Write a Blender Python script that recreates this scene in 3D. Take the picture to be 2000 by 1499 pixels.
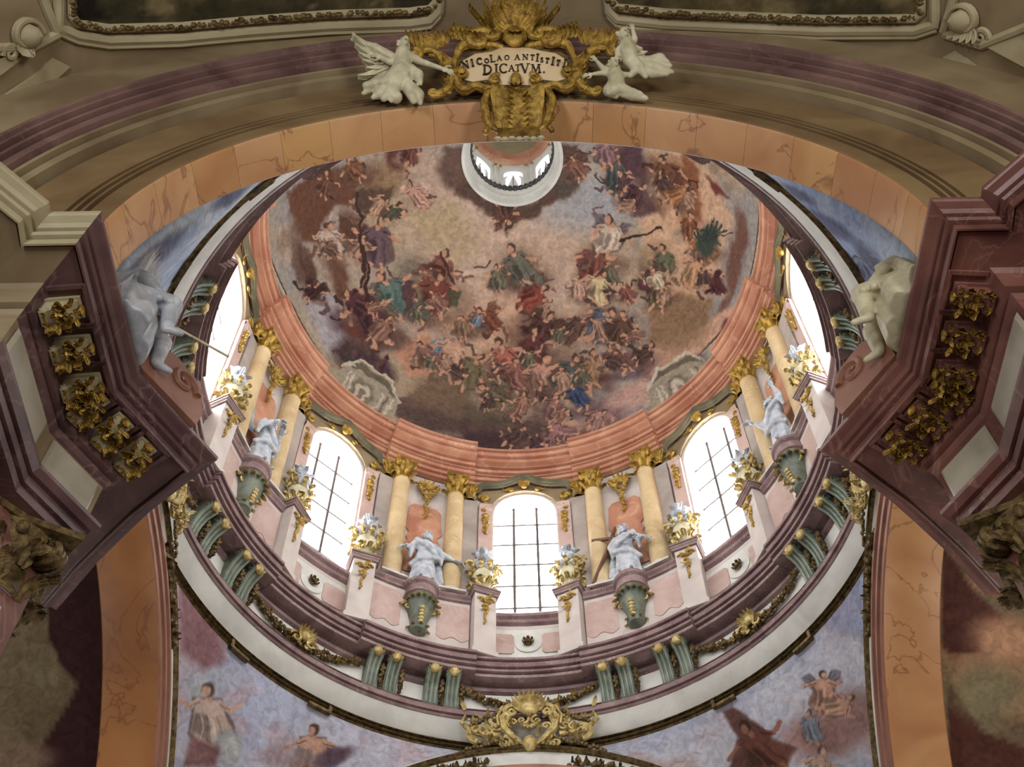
import bpy, bmesh, math, random
import numpy as np
from mathutils import Vector, Matrix

random.seed(7)
for o in list(bpy.data.objects):
    bpy.data.objects.remove(o)
SC = bpy.context.scene
COL = SC.collection
PI = math.pi

# ------------------------------------------------------------------ camera
FPX = 2569.54                       # focal length in pixels of the 2000 px wide frame
PITCH, ROLL, YAW = 1.06375, -0.01253, -0.00374
CAM = np.array([-0.0733, 0.0, 0.0])
_F = np.array([math.sin(YAW)*math.cos(PITCH), math.cos(YAW)*math.cos(PITCH), math.sin(PITCH)])
_R = np.array([math.cos(YAW), -math.sin(YAW), 0.0])
_U = np.cross(_R, _F)
_R, _U = math.cos(ROLL)*_R + math.sin(ROLL)*_U, -math.sin(ROLL)*_R + math.cos(ROLL)*_U
cd = bpy.data.cameras.new('camera')
cam = bpy.data.objects.new('camera', cd)
COL.objects.link(cam)
cd.sensor_fit = 'HORIZONTAL'
cd.sensor_width = 36.0
cd.lens = FPX/2000.0*36.0
cd.clip_end = 400
cam.matrix_world = Matrix(((_R[0], _U[0], -_F[0], CAM[0]), (_R[1], _U[1], -_F[1], CAM[1]),
                           (_R[2], _U[2], -_F[2], CAM[2]), (0, 0, 0, 1)))
SC.camera = cam

# ------------------------------------------------------------------ light, exposure
SC.view_settings.view_transform = 'Standard'
SC.view_settings.look = 'None'
SC.view_settings.gamma = 1.0
SC.view_settings.use_curve_mapping = False
SC.view_settings.exposure = 0.12
WORLD_STRENGTH = 0.42
WINDOW_STRENGTH = 15.5
w = bpy.data.worlds.new('sky')
SC.world = w
w.use_nodes = True
bg = w.node_tree.nodes['Background']
bg.inputs[0].default_value = (1.0, 0.97, 0.91, 1)
bg.inputs[1].default_value = WORLD_STRENGTH

AX = np.array([0.0, 21.351])        # plan position of the dome axis


def area_light(name, loc, target, sx, sy, power, col):
    ld = bpy.data.lights.new(name, 'AREA')
    ld.shape = 'RECTANGLE'
    ld.size, ld.size_y, ld.energy, ld.color = sx, sy, power, col
    o = bpy.data.objects.new(name, ld)
    COL.objects.link(o)
    o.location = loc
    d = Vector(target) - Vector(loc)
    o.rotation_euler = d.to_track_quat('-Z', 'Y').to_euler()
    return o


# daylight from the tall side windows of the nave, behind the photographer on both sides
area_light('nave_window_light', (-11.5, -9, 15), (3, 9, 28), 4, 9, 1900, (0.97, 0.97, 1.0))
area_light('nave_window_light', (11.5, -9, 15), (-3, 9, 28), 4, 9, 1900, (1.0, 0.95, 0.88))

# daylight from the transept windows below the side vaults
area_light('transept_window_light', (-19, 24, 12), (-15, 27, 31), 5, 6, 900, (1.0, 0.95, 0.86))
area_light('transept_window_light', (19, 24, 12), (15, 27, 31), 5, 6, 1500, (1.0, 0.92, 0.82))


def proj(X):
    d = X - CAM
    wz = d @ _F
    return 1000 + FPX*(d @ _R)/wz, 749.5 - FPX*(d @ _U)/wz


def ray(u, v):
    return _F + (u-1000)/FPX*_R - (v-749.5)/FPX*_U


def srgb(c):
    out = []
    for x in c[:3]:
        x = x/255.0
        out.append(x/12.92 if x <= 0.04045 else ((x+0.055)/1.055)**2.4)
    return tuple(out)


# ------------------------------------------------------------------ materials
def mat(name, c1, c2=None, scale=1.5, rough=0.55, metal=0.0, vein=None, vein_scale=0.6, vein_fac=0.75, bump=0.1, detail=6, dist=0.6, spec=0.4):
    m = bpy.data.materials.new(name)
    m.use_nodes = True
    nt = m.node_tree
    N, L = nt.nodes, nt.links
    b = N['Principled BSDF']
    b.inputs['Roughness'].default_value = rough
    b.inputs['Metallic'].default_value = metal
    b.inputs['Specular IOR Level'].default_value = spec
    c1 = srgb(c1)
    c2 = srgb(c2) if c2 else tuple(x*0.6 for x in c1)
    geo = N.new('ShaderNodeNewGeometry')
    nz = N.new('ShaderNodeTexNoise')
    nz.inputs['Scale'].default_value = scale
    nz.inputs['Detail'].default_value = detail
    nz.inputs['Distortion'].default_value = dist
    L.new(geo.outputs['Position'], nz.inputs['Vector'])
    cr = N.new('ShaderNodeValToRGB')
    cr.color_ramp.elements[0].position = 0.32
    cr.color_ramp.elements[1].position = 0.68
    cr.color_ramp.elements[0].color = (*c2, 1)
    cr.color_ramp.elements[1].color = (*c1, 1)
    L.new(nz.outputs['Fac'], cr.inputs[0])
    out = cr.outputs[0]
    if vein:
        vz = N.new('ShaderNodeTexNoise')
        vz.inputs['Scale'].default_value = vein_scale
        vz.inputs['Detail'].default_value = 5
        vz.inputs['Distortion'].default_value = 1.6
        L.new(geo.outputs['Position'], vz.inputs['Vector'])
        a = N.new('ShaderNodeMath'); a.operation = 'SUBTRACT'; a.inputs[1].default_value = 0.5
        L.new(vz.outputs['Fac'], a.inputs[0])
        ab = N.new('ShaderNodeMath'); ab.operation = 'ABSOLUTE'
        L.new(a.outputs[0], ab.inputs[0])
        mr = N.new('ShaderNodeMapRange')
        mr.inputs['From Min'].default_value = 0.0
        mr.inputs['From Max'].default_value = 0.012
        mr.inputs['To Min'].default_value = vein_fac
        mr.inputs['To Max'].default_value = 0.0
        L.new(ab.outputs[0], mr.inputs['Value'])
        mx = N.new('ShaderNodeMix'); mx.data_type = 'RGBA'
        mx.inputs['B'].default_value = (*srgb(vein), 1)
        L.new(mr.outputs['Result'], mx.inputs['Factor'])
        L.new(out, mx.inputs['A'])
        out = mx.outputs['Result']
    L.new(out, b.inputs['Base Color'])
    if bump:
        bn = N.new('ShaderNodeTexNoise')
        bn.inputs['Scale'].default_value = scale*7
        bn.inputs['Detail'].default_value = 4
        L.new(geo.outputs['Position'], bn.inputs['Vector'])
        bp = N.new('ShaderNodeBump')
        bp.inputs['Strength'].default_value = bump
        bp.inputs['Distance'].default_value = 0.05
        L.new(bn.outputs['Fac'], bp.inputs['Height'])
        L.new(bp.outputs[0], b.inputs['Normal'])
    return m


def mat_paint(name):
    m = bpy.data.materials.new(name)
    m.use_nodes = True
    N, L = m.node_tree.nodes, m.node_tree.links
    b = N['Principled BSDF']
    b.inputs['Roughness'].default_value = 0.8
    b.inputs['Specular IOR Level'].default_value = 0.15
    at = N.new('ShaderNodeVertexColor'); at.layer_name = 'Col'
    geo = N.new('ShaderNodeNewGeometry')
    nz = N.new('ShaderNodeTexNoise')
    nz.inputs['Scale'].default_value = 3.5; nz.inputs['Detail'].default_value = 8; nz.inputs['Distortion'].default_value = 1.0
    L.new(geo.outputs['Position'], nz.inputs['Vector'])
    mr = N.new('ShaderNodeMapRange')
    mr.inputs['From Min'].default_value = 0.3; mr.inputs['From Max'].default_value = 0.7
    mr.inputs['To Min'].default_value = 0.56; mr.inputs['To Max'].default_value = 0.94
    L.new(nz.outputs['Fac'], mr.inputs['Value'])
    mx = N.new('ShaderNodeVectorMath'); mx.operation = 'SCALE'
    L.new(at.outputs['Color'], mx.inputs[0]); L.new(mr.outputs['Result'], mx.inputs['Scale'])
    L.new(mx.outputs[0], b.inputs['Base Color'])
    return m


def mat_emit(name, col, strength):
    m = bpy.data.materials.new(name)
    m.use_nodes = True
    b = m.node_tree.nodes['Principled BSDF']
    b.inputs['Base Color'].default_value = (0.8, 0.85, 0.9, 1)
    b.inputs['Roughness'].default_value = 0.2
    b.inputs['Emission Color'].default_value = (*col, 1)
    b.inputs['Emission Strength'].default_value = strength
    return m


M = {}
M['gold'] = mat('gilding', (206, 172, 84), (116, 86, 34), 5, 0.36, 0.5, bump=0.5)
M['goldlight'] = mat('pale_gilding', (222, 204, 142), (150, 124, 70), 5, 0.38, 0.45, bump=0.5)
M['golddark'] = mat('tarnished_gilding', (138, 116, 72), (62, 50, 32), 6, 0.42, 0.5, bump=0.5)
M['pink'] = mat('pink_stucco_marble', (198, 174, 164), (182, 154, 144), 1.2, 0.5, vein_fac=.4, vein=(222, 204, 198), vein_scale=0.8)
M['rose'] = mat('pale_rose_plaster', (208, 200, 192), (190, 179, 172), 0.9, 0.6)
M['orange'] = mat('salmon_cornice_marble', (196, 148, 120), (168, 112, 88), 0.9, 0.45, vein_fac=.4, vein=(222, 184, 160), vein_scale=0.35)
M['mauve'] = mat('mauve_marble', (150, 126, 124), (116, 92, 92), 1.4, 0.42, vein=(176, 154, 150), vein_scale=0.9)
M['white'] = mat('white_stucco', (222, 222, 214), (198, 198, 190), 0.9, 0.6)
M['grey'] = mat('grey_stucco', (176, 166, 156), (146, 136, 128), 0.8, 0.6)
M['yellow'] = mat('yellow_scagliola', (204, 184, 144), (182, 156, 116), 1.1, 0.4, vein_fac=.35, vein=(236, 214, 168), vein_scale=0.5)
M['green'] = mat('green_stone', (128, 136, 118), (80, 88, 76), 2.2, 0.5)
M['olive'] = mat('olive_stucco', (150, 134, 104), (118, 100, 74), 0.5, 0.6)
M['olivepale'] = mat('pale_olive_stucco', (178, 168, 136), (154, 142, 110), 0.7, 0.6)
M['brownface'] = mat('brown_marbled_archivolt', (140, 118, 82), (106, 82, 56), 0.45, 0.5)
M['purple'] = mat('plum_marble', (132, 104, 96), (92, 66, 64), 0.7, 0.42, vein_fac=.25, vein=(160, 124, 110), vein_scale=0.5)
M['soffit'] = mat('orange_soffit_marble', (200, 156, 106), (176, 124, 82), 0.35, 0.45, vein=(130, 86, 56), vein_scale=0.28, dist=1.2)
M['soffit2'] = mat('brown_soffit_marble', (176, 122, 74), (140, 92, 58), 0.35, 0.5, vein=(122, 78, 50), vein_scale=0.2)
M['red'] = mat('dark_red_marble', (128, 86, 76), (90, 56, 52), 0.8, 0.34, vein_fac=.3, vein=(176, 136, 122), vein_scale=0.35)
M['maroon'] = mat('maroon_marble', (108, 80, 78), (74, 52, 54), 0.8, 0.34, vein_fac=.3, vein=(158, 130, 124), vein_scale=0.35)
M['hood'] = mat('dark_olive_stone', (116, 110, 86), (80, 76, 58), 1.5, 0.5)
M['soffit_b'] = mat('ochre_soffit_marble', (198, 154, 100), (172, 122, 78), 0.4, 0.45, vein=(126, 84, 50), vein_scale=0.3, dist=1.2)
M['soffit_c'] = mat('rosy_soffit_marble', (202, 158, 114), (178, 128, 90), 0.4, 0.45, vein=(140, 96, 70), vein_scale=0.3, dist=1.2)
M['redlight'] = mat('rose_archivolt_marble', (164, 116, 94), (130, 88, 72), 0.9, 0.45)
M['panel'] = mat('grey_frieze_panel', (178, 172, 154), (150, 142, 124), 0.8, 0.5)
M['statue'] = mat('silvery_white_stone', (200, 206, 212), (150, 156, 164), 3.0, 0.42)
M['ivory'] = mat('ivory_stucco', (214, 208, 178), (176, 170, 138), 3.0, 0.5)
M['wood'] = mat('brown_wood', (120, 86, 62), (90, 62, 44), 4, 0.6)
M['cream'] = mat('cream_plaque', (222, 200, 160), (206, 182, 142), 1.5, 0.5, bump=0.02)
M['ink'] = mat('dark_lettering', (62, 48, 34), (44, 34, 24), 4, 0.6)
M['lead'] = mat('window_lead', (84, 80, 78), (64, 60, 58), 4, 0.6)
M['glass'] = mat_emit('daylit_glass', (0.93, 0.97, 1.0), WINDOW_STRENGTH)
M['glass_small'] = mat_emit('daylit_lantern_glass', (0.93, 0.97, 1.0), 6.0)
M['paint'] = mat_paint('fresco_paint')
M['floor'] = mat('marble_floor', (168, 142, 128), (130, 104, 96), 0.6, 0.3)
M['shade'] = mat('dark_brown_plaster', (96, 62, 52), (70, 44, 40), 0.5, 0.6)
M['iron'] = mat('blue_white_column', (196, 200, 210), (160, 166, 178), 1.0, 0.4)


# ------------------------------------------------------------------ geometry bag
class G:
    def __init__(s):
        s.V, s.F, s.n = [], [], 0

    def add(s, V, F):
        V = np.asarray(V, float).reshape(-1, 3)
        s.V.append(V)
        s.F += [tuple(i + s.n for i in f) for f in F]
        s.n += len(V)
        return s

    def merge(s, g, Mx=None):
        V = np.concatenate(g.V) if g.V else np.zeros((0, 3))
        if Mx is not None:
            A = np.array(Mx)
            V = V @ A[:3, :3].T + A[:3, 3]
        return s.add(V, g.F)

    def grid(s, P, cu=False, cv=False):
        P = np.asarray(P, float)
        n, m = P.shape[:2]
        F = []
        for i in range(n if cu else n-1):
            for j in range(m if cv else m-1):
                a, b = i, (i+1) % n
                c, d = j, (j+1) % m
                F.append((a*m+c, b*m+c, b*m+d, a*m+d))
        return s.add(P, F)

    def tube(s, pts, rad, n=6, cap=True, flat=1.0):
        pts = np.asarray(pts, float)
        k = len(pts)
        rad = np.broadcast_to(np.asarray(rad, float), (k,))
        T = np.gradient(pts, axis=0)
        T /= np.linalg.norm(T, axis=1)[:, None] + 1e-12
        ref = np.array([0, 0, 1.0]) if abs(T[0][2]) < 0.9 else np.array([0, 1.0, 0])
        nrm = np.cross(T[0], ref); nrm /= np.linalg.norm(nrm)
        P = []
        for i in range(k):
            nrm = nrm - T[i]*(nrm @ T[i]); nrm /= np.linalg.norm(nrm) + 1e-12
            bn = np.cross(T[i], nrm)
            a = np.arange(n)*2*PI/n
            P.append(pts[i] + rad[i]*(np.cos(a)[:, None]*nrm + flat*np.sin(a)[:, None]*bn))
        off = s.n
        s.grid(np.array(P), cv=True)
        if cap:
            s.F.append(tuple(off + j for j in range(n))[::-1])
            s.F.append(tuple(off + (k-1)*n + j for j in range(n)))
        return s

    def lathe(s, prof, n=16, a0=0.0, a1=2*PI, c=(0, 0, 0), sx=1, sy=1):
        full = abs(a1-a0-2*PI) < 1e-6
        a = np.linspace(a0, a1, n, endpoint=not full)
        P = [[(c[0]+sx*r*math.cos(t), c[1]+sy*r*math.sin(t), c[2]+z) for (r, z) in prof] for t in a]
        return s.grid(np.array(P), cu=full)

    def box(s, c, sz, Mx=None, taper=1.0):
        x, y, z = sz[0]/2, sz[1]/2, sz[2]/2
        V = np.array([(-x, -y, -z), (x, -y, -z), (x, y, -z), (-x, y, -z),
                      (-x*taper, -y*taper, z), (x*taper, -y*taper, z), (x*taper, y*taper, z), (-x*taper, y*taper, z)])
        if Mx is not None:
            V = V @ np.array(Mx)[:3, :3].T
        return s.add(V + np.array(c), [(0, 3, 2, 1), (4, 5, 6, 7), (0, 1, 5, 4), (1, 2, 6, 5), (2, 3, 7, 6), (3, 0, 4, 7)])

    def ell(s, c, r, n=8, m=6, Mx=None):
        if np.isscalar(r):
            r = (r, r, r)
        P = []
        for i in range(m+1):
            t = PI*i/m
            for_row = []
            for j in range(n):
                a = 2*PI*j/n
                for_row.append((r[0]*math.sin(t)*math.cos(a), r[1]*math.sin(t)*math.sin(a), r[2]*math.cos(t)))
            P.append(for_row)
        P = np.array(P)
        if Mx is not None:
            P = P @ np.array(Mx)[:3, :3].T
        return s.grid(P + np.array(c), cv=True)

    def capsule(s, p0, p1, r0, r1, n=10):
        p0, p1 = np.array(p0, float), np.array(p1, float)
        d = p1-p0
        L = np.linalg.norm(d) + 1e-9
        d = d/L
        pts, rad = [], []
        for t in (-1, -.8, -.5, 0):
            pts.append(p0 + d*r0*t); rad.append(max(r0*math.sqrt(max(0, 1-t*t)), 1e-3))
        for t in (0, .5, .8, 1):
            pts.append(p1 + d*r1*t); rad.append(max(r1*math.sqrt(max(0, 1-t*t)), 1e-3))
        pts[3] = p0 + d*0.0
        pts[4] = p1 + d*1e-6
        return s.tube(np.array(pts), rad, n)

    def leaf(s, base, d, up, L, W, curl=0.6, n=5):
        """acanthus-like leaf: starts at base along d, curls towards up; ruffled rim"""
        base = np.array(base, float)
        d = np.array(d, float); d /= np.linalg.norm(d)
        up = np.array(up, float); up -= d*(up @ d); up /= np.linalg.norm(up)
        sd = np.cross(d, up)
        P = []
        for i in range(n+1):
            t = i/n
            a = curl*PI*t*t
            c = base + d*L*(t - 0.25*t*t*abs(curl)) * math.cos(a*0.35) + up*L*0.45*math.sin(a)*t
            wd = W*(0.35 + 1.1*t - 1.35*t*t)*(1.0 + 0.22*(i % 2))
            P.append([c - sd*wd + up*0.12*W, c - sd*wd*0.5 - up*0.02*W, c + up*0.14*W, c + sd*wd*0.5 - up*0.02*W, c + sd*wd + up*0.12*W])
        P = np.array(P)
        s.grid(P)
        return s

    def scroll(s, c, e1, e2, r0, r1, turns, rad0, rad1, n=26, start=0.0, m=6, flat=1.0):
        """spiral tube in the plane e1,e2 from outer radius r0 into r1"""
        c, e1, e2 = (np.array(x, float) for x in (c, e1, e2))
        pts, rr = [], []
        for i in range(n+1):
            t = i/n
            a = start + turns*2*PI*t
            r = r0*(r1/r0)**t
            pts.append(c + r*(math.cos(a)*e1 + math.sin(a)*e2))
            rr.append(rad0 + (rad1-rad0)*t)
        return s.tube(np.array(pts), rr, m, flat=flat)

    def extrude(s, poly, e1, e2, e3, o, depth):
        """closed 2D polygon poly in plane (e1,e2) at o extruded along e3"""
        e1, e2, e3, o = (np.array(x, float) for x in (e1, e2, e3, o))
        k = len(poly)
        A = [o + e1*p[0] + e2*p[1] for p in poly]
        B = [a + e3*depth for a in A]
        F = [tuple(range(k)), tuple(range(2*k-1, k-1, -1))]
        for i in range(k):
            j = (i+1) % k
            F.append((i, i+k, j+k, j))
        return s.add(A+B, F)

    def mesh(s, name, smooth=True, recalc=True):
        me = bpy.data.meshes.new(name)
        V = np.concatenate(s.V)
        me.from_pydata(V.tolist(), [], s.F)
        me.update()
        if recalc:
            bm = bmesh.new(); bm.from_mesh(me)
            bmesh.ops.recalc_face_normals(bm, faces=bm.faces)
            bm.to_mesh(me); bm.free()
        if smooth:
            me.shade_smooth()
            me.set_sharp_from_angle(angle=math.radians(smooth if smooth is not True else 40))
        return me

    def build(s, name, material, parent=None, smooth=True, recalc=True):
        me = s.mesh(name, smooth, recalc)
        me.materials.append(M[material] if isinstance(material, str) else material)
        return mo(name, me, parent)


def mo(name, me, parent=None, loc=None, rz=None):
    o = bpy.data.objects.new(name, me)
    COL.objects.link(o)
    if parent is not None:
        o.parent = parent
    if loc is not None:
        o.location = loc
    if rz is not None:
        o.rotation_euler = (0, 0, rz)
    return o


def thing(name, label, cat, loc=(0, 0, 0), rz=0.0, group=None):
    o = bpy.data.objects.new(name, None)
    COL.objects.link(o)
    o.empty_display_size = 0.2
    o.location = loc
    o.rotation_euler = (0, 0, rz)
    o['label'] = label
    o['category'] = cat
    if group:
        o['group'] = group
    return o


def tag(o, label, cat, group=None):
    o['label'] = label
    o['category'] = cat
    if group:
        o['group'] = group
    return o


def struct(o, label=None, cat=None):
    o['kind'] = 'structure'
    if label:
        o['label'] = label
    o['category'] = cat or 'architecture'
    return o


def dup(root, loc, rz, label=None, scale=None):
    r = root.copy(); COL.objects.link(r)
    r.location = loc
    r.rotation_euler = (0, 0, rz)
    if scale:
        r.scale = scale
    if label:
        r['label'] = label
    for ch in list(root.children):
        c = ch.copy(); COL.objects.link(c); c.parent = r
        for g in ch.children:
            d = g.copy(); COL.objects.link(d); d.parent = c
    return r


def pol(az, R, z):
    a = math.radians(az)
    return (AX[0]+R*math.sin(a), AX[1]+R*math.cos(a), z)


def rzof(az):
    return -math.radians(az)


def ring(prof, azs, off=None):
    """surface of revolution round the dome axis; prof = (R, z) list, off(az) adds to R"""
    P = []
    for a in azs:
        d = off(a) if off else 0.0
        P.append([pol(a, r+d, z) for (r, z) in prof])
    return np.array(P)


def polar_mesh(g, name, material, smooth=False):
    """mesh modelled in place at azimuth 0, moved so that its origin lies on the dome axis"""
    g2 = G().merge(g, Matrix.Translation((-AX[0], -AX[1], 0)))
    me = g2.mesh(name, smooth)
    me.materials.append(M[material])
    return me


def polar_obj(name, me, parent, az):
    return mo(name, me, parent, (AX[0], AX[1], 0), rzof(az))


def remesh(g, name, voxel, smooth_it=3):
    """union of overlapping solids into one continuous skin"""
    me = g.mesh(name, True)
    o = bpy.data.objects.new('temporary_form', me)
    COL.objects.link(o)
    r = o.modifiers.new('r', 'REMESH'); r.mode = 'VOXEL'; r.voxel_size = voxel; r.use_smooth_shade = True
    if smooth_it:
        sm = o.modifiers.new('s', 'SMOOTH'); sm.iterations = smooth_it; sm.factor = 0.5
    dg = bpy.context.evaluated_depsgraph_get()
    me2 = bpy.data.meshes.new_from_object(o.evaluated_get(dg))
    me2.name = name
    bpy.data.objects.remove(o)
    bpy.data.meshes.remove(me)
    me2.shade_smooth()
    me2.materials.clear()
    return me2


# ------------------------------------------------------------------ painted surfaces
def _hash(ix, iy, iz, seed):
    h = (ix*np.int64(374761393) + iy*np.int64(668265263) + iz*np.int64(1274126177) + np.int64(seed)*np.int64(974711)) & 0xffffffff
    h = ((h ^ (h >> 13)) * np.int64(1274126177)) & 0xffffffff
    h = (h ^ (h >> 16)) & 0xffff
    return h/65535.0


def vnoise(P, freq, seed=0):
    X = P*freq
    I = np.floor(X).astype(np.int64)
    Fr = X - I
    Fr = Fr*Fr*(3-2*Fr)
    r = 0
    for dx in (0, 1):
        wx = Fr[:, 0] if dx else 1-Fr[:, 0]
        for dy in (0, 1):
            wy = Fr[:, 1] if dy else 1-Fr[:, 1]
            for dz in (0, 1):
                wz = Fr[:, 2] if dz else 1-Fr[:, 2]
                r = r + wx*wy*wz*_hash(I[:, 0]+dx, I[:, 1]+dy, I[:, 2]+dz, seed)
    return r


def fbm(P, freq, octv=4, seed=0):
    a, s, t = 0.5, 0.0, 0.0
    for o in range(octv):
        s = s + a*vnoise(P, freq*2**o, seed+o*17)
        t += a
        a *= 0.55
    return s/t


def sstep(a, b, x):
    t = np.clip((x-a)/(b-a+1e-12), 0, 1)
    return t*t*(3-2*t)


class Painter:
    """pigment for a wall painting, one colour per mesh vertex (sRGB 0..255 until the end)"""
    def __init__(s, P, base, warp=6.0, freq=1.6, seed=1):
        s.P = P
        s.C = np.array(base, float)
        u, v = proj(P)
        ok = ((P-CAM) @ _F) > 1
        u = np.where(ok, u, -9999); v = np.where(ok, v, -9999)
        s.u = u + warp*((fbm(P, freq, 4, seed)-0.5)*2 + (fbm(P, freq*3.5, 3, seed+7)-0.5)*1.1)
        s.v = v + warp*((fbm(P, freq, 4, seed+50)-0.5)*2 + (fbm(P, freq*3.5, 3, seed+57)-0.5)*1.1)

    def _mix(s, idx, a, col):
        a = a[:, None]
        s.C[idx] = s.C[idx]*(1-a) + np.array(col, float)*a

    def E(s, u, v, ru, rv, ang, col, soft=0.25, al=1.0):
        R = max(ru, rv)*(1+soft)
        idx = np.where((abs(s.u-u) < R) & (abs(s.v-v) < R))[0]
        if len(idx) == 0:
            return
        a = math.radians(ang)
        x, y = s.u[idx]-u, s.v[idx]-v
        q = np.sqrt(((x*math.cos(a)+y*math.sin(a))/ru)**2 + ((-x*math.sin(a)+y*math.cos(a))/rv)**2)
        s._mix(idx, al*(1-sstep(1-soft, 1+soft, q)), col)

    def Pg(s, pts, col, soft=5.0, al=1.0):
        pts = np.array(pts, float)
        lo, hi = pts.min(0)-soft, pts.max(0)+soft
        idx = np.where((s.u > lo[0]) & (s.u < hi[0]) & (s.v > lo[1]) & (s.v < hi[1]))[0]
        if len(idx) == 0:
            return
        x, y = s.u[idx], s.v[idx]
        ins = np.zeros(len(idx), bool)
        dm = np.full(len(idx), 1e9)
        k = len(pts)
        for i in range(k):
            (x0, y0), (x1, y1) = pts[i], pts[(i+1) % k]
            c = ((y0 > y) != (y1 > y)) & (x < (x1-x0)*(y-y0)/(y1-y0+1e-12)+x0)
            ins ^= c
            L2 = (x1-x0)**2+(y1-y0)**2+1e-9
            t = np.clip(((x-x0)*(x1-x0)+(y-y0)*(y1-y0))/L2, 0, 1)
            dm = np.minimum(dm, np.hypot(x-x0-t*(x1-x0), y-y0-t*(y1-y0)))
        sd = np.where(ins, dm, -dm)
        s._mix(idx, al*sstep(-soft, soft, sd), col)

    def L(s, pts, wd, col, al=1.0):
        pts = np.array(pts, float)
        W = wd*1.6+2
        lo, hi = pts.min(0)-W, pts.max(0)+W
        idx = np.where((s.u > lo[0]) & (s.u < hi[0]) & (s.v > lo[1]) & (s.v < hi[1]))[0]
        if len(idx) == 0:
            return
        x, y = s.u[idx], s.v[idx]
        dm = np.full(len(idx), 1e9)
        for i in range(len(pts)-1):
            (x0, y0), (x1, y1) = pts[i], pts[i+1]
            L2 = (x1-x0)**2+(y1-y0)**2+1e-9
            t = np.clip(((x-x0)*(x1-x0)+(y-y0)*(y1-y0))/L2, 0, 1)
            dm = np.minimum(dm, np.hypot(x-x0-t*(x1-x0), y-y0-t*(y1-y0)))
        s._mix(idx, al*(1-sstep(wd*0.5, wd*0.5+1.6, dm)), col)

    def fig(s, u, v, sz, ang, robe, flesh=(196, 150, 122), seed=0, cloak=None, wings=None):
        """a loosely brushed robed figure: cloak, torso, limbs, head, folds; generic, no portrait"""
        r = random.Random(seed*31+int(u)*7+int(v))
        a = math.radians(ang)

        def T(x, y):
            return (u + sz*(x*math.cos(a)-y*math.sin(a)), v + sz*(x*math.sin(a)+y*math.cos(a)))
        dk = tuple(c*0.58 for c in robe)
        lt = tuple(min(255, c*1.28+14) for c in robe)
        if wings:
            for sg in (-1, 1):
                s.Pg([T(sg*.1, -.3), T(sg*.55, -.95), T(sg*1.0, -.8), T(sg*.85, -.3), T(sg*.5, 0)], wings, 3)
                for k in range(4):
                    s.L([T(sg*.2, -.25), T(sg*(.5+.15*k), -.85+.2*k)], 1.5, tuple(c*0.7 for c in wings), .7)
        if cloak:
            sg = r.choice((-1, 1))
            s.Pg([T(-.1, -.5), T(sg*.5, -.45), T(sg*1.0, -.1), T(sg*.85, .5), T(sg*.4, .75), T(0, .4)], cloak, 3)
        # robe
        w1, w2 = .34+.1*r.random(), .5+.25*r.random()
        k = r.choice((-.25, -.1, .15, .3))
        s.Pg([T(-w1*1.25-.05, -.5), T(w1*.9, -.58), T(w1+.2, -.1), T(w2+k+.1, .6), T(k+.28, 1.03), T(k-.36, 1.0), T(-w2+k-.1, .55), T(-w1-.14, 0)], (84, 64, 56), 3, .6)
        s.Pg([T(-w1, -.45), T(w1*.8, -.5), T(w1+.08, -.1), T(w2+k, .55), T(k+.25, .95), T(k-.3, .9), T(-w2+k, .5), T(-w1-.05, 0)], robe, 3)
        s.Pg([T(-w1, -.1), T(-.02, 0), T(k, .8), T(-w2+k, .5)], dk, 4, .75)
        for i in range(4):
            x0 = -.25+.17*i
            s.L([T(x0, -.1+.1*r.random()), T(x0+k*.5+.1*r.random()-.05, .4), T(x0*1.5+k, .82)], 1.4+1.4*r.random(), dk if i % 2 else lt, .38)
        # arms
        for sg in (-1, 1):
            e = T(sg*(.5+.2*r.random()), -.35+.35*r.random())
            h = T(sg*(.7+.4*r.random()), -.5+.7*r.random())
            s.L([T(sg*.3, -.42), e], sz*.17, robe)
            s.L([e, h], sz*.11, flesh)
            s.L([T(sg*.3, -.36), e], 1.5, dk, .8)
        # feet
        for q in (-.15, .2):
            s.L([T(k+q, .85), T(k+q*1.7, 1.12)], sz*.11, flesh)
        # neck, head, hair
        hx = .1*r.choice((-1, 1))
        s.L([T(0, -.45), T(hx, -.68)], sz*.14, flesh)
        hc = T(hx, -.78)
        s.E(hc[0], hc[1], sz*.19, sz*.22, ang, tuple(c*.42 for c in flesh))
        hf = T(hx*1.6, -.72)
        s.E(hf[0], hf[1], sz*.13, sz*.16, ang, flesh)

    def done(s, me, name='Col'):
        c = np.clip(s.C/255.0, 0, 1)
        lin = np.where(c <= 0.04045, c/12.92, ((c+0.055)/1.055)**2.4)
        at = me.color_attributes.new(name, 'FLOAT_COLOR', 'POINT')
        buf = np.ones((len(lin), 4), np.float32)
        buf[:, :3] = lin
        at.data.foreach_set('color', buf.ravel())


def fast_grid(name, P, cu=False):
    n, m = P.shape[:2]
    V = P.reshape(-1, 3).astype(np.float32)
    i = np.arange(n if cu else n-1)[:, None]
    j = np.arange(m-1)[None, :]
    i2 = (i+1) % n
    Q = np.stack([i*m+j, i2*m+j, i2*m+j+1, i*m+j+1], -1).reshape(-1, 4).astype(np.int32)
    me = bpy.data.meshes.new(name)
    me.vertices.add(len(V)); me.vertices.foreach_set('co', V.ravel())
    me.loops.add(Q.size); me.loops.foreach_set('vertex_index', Q.ravel())
    me.polygons.add(len(Q)); me.polygons.foreach_set('loop_start', np.arange(0, Q.size, 4, dtype=np.int32))
    me.update(calc_edges=True)
    me.shade_smooth()
    return me, V.astype(float)


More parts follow.
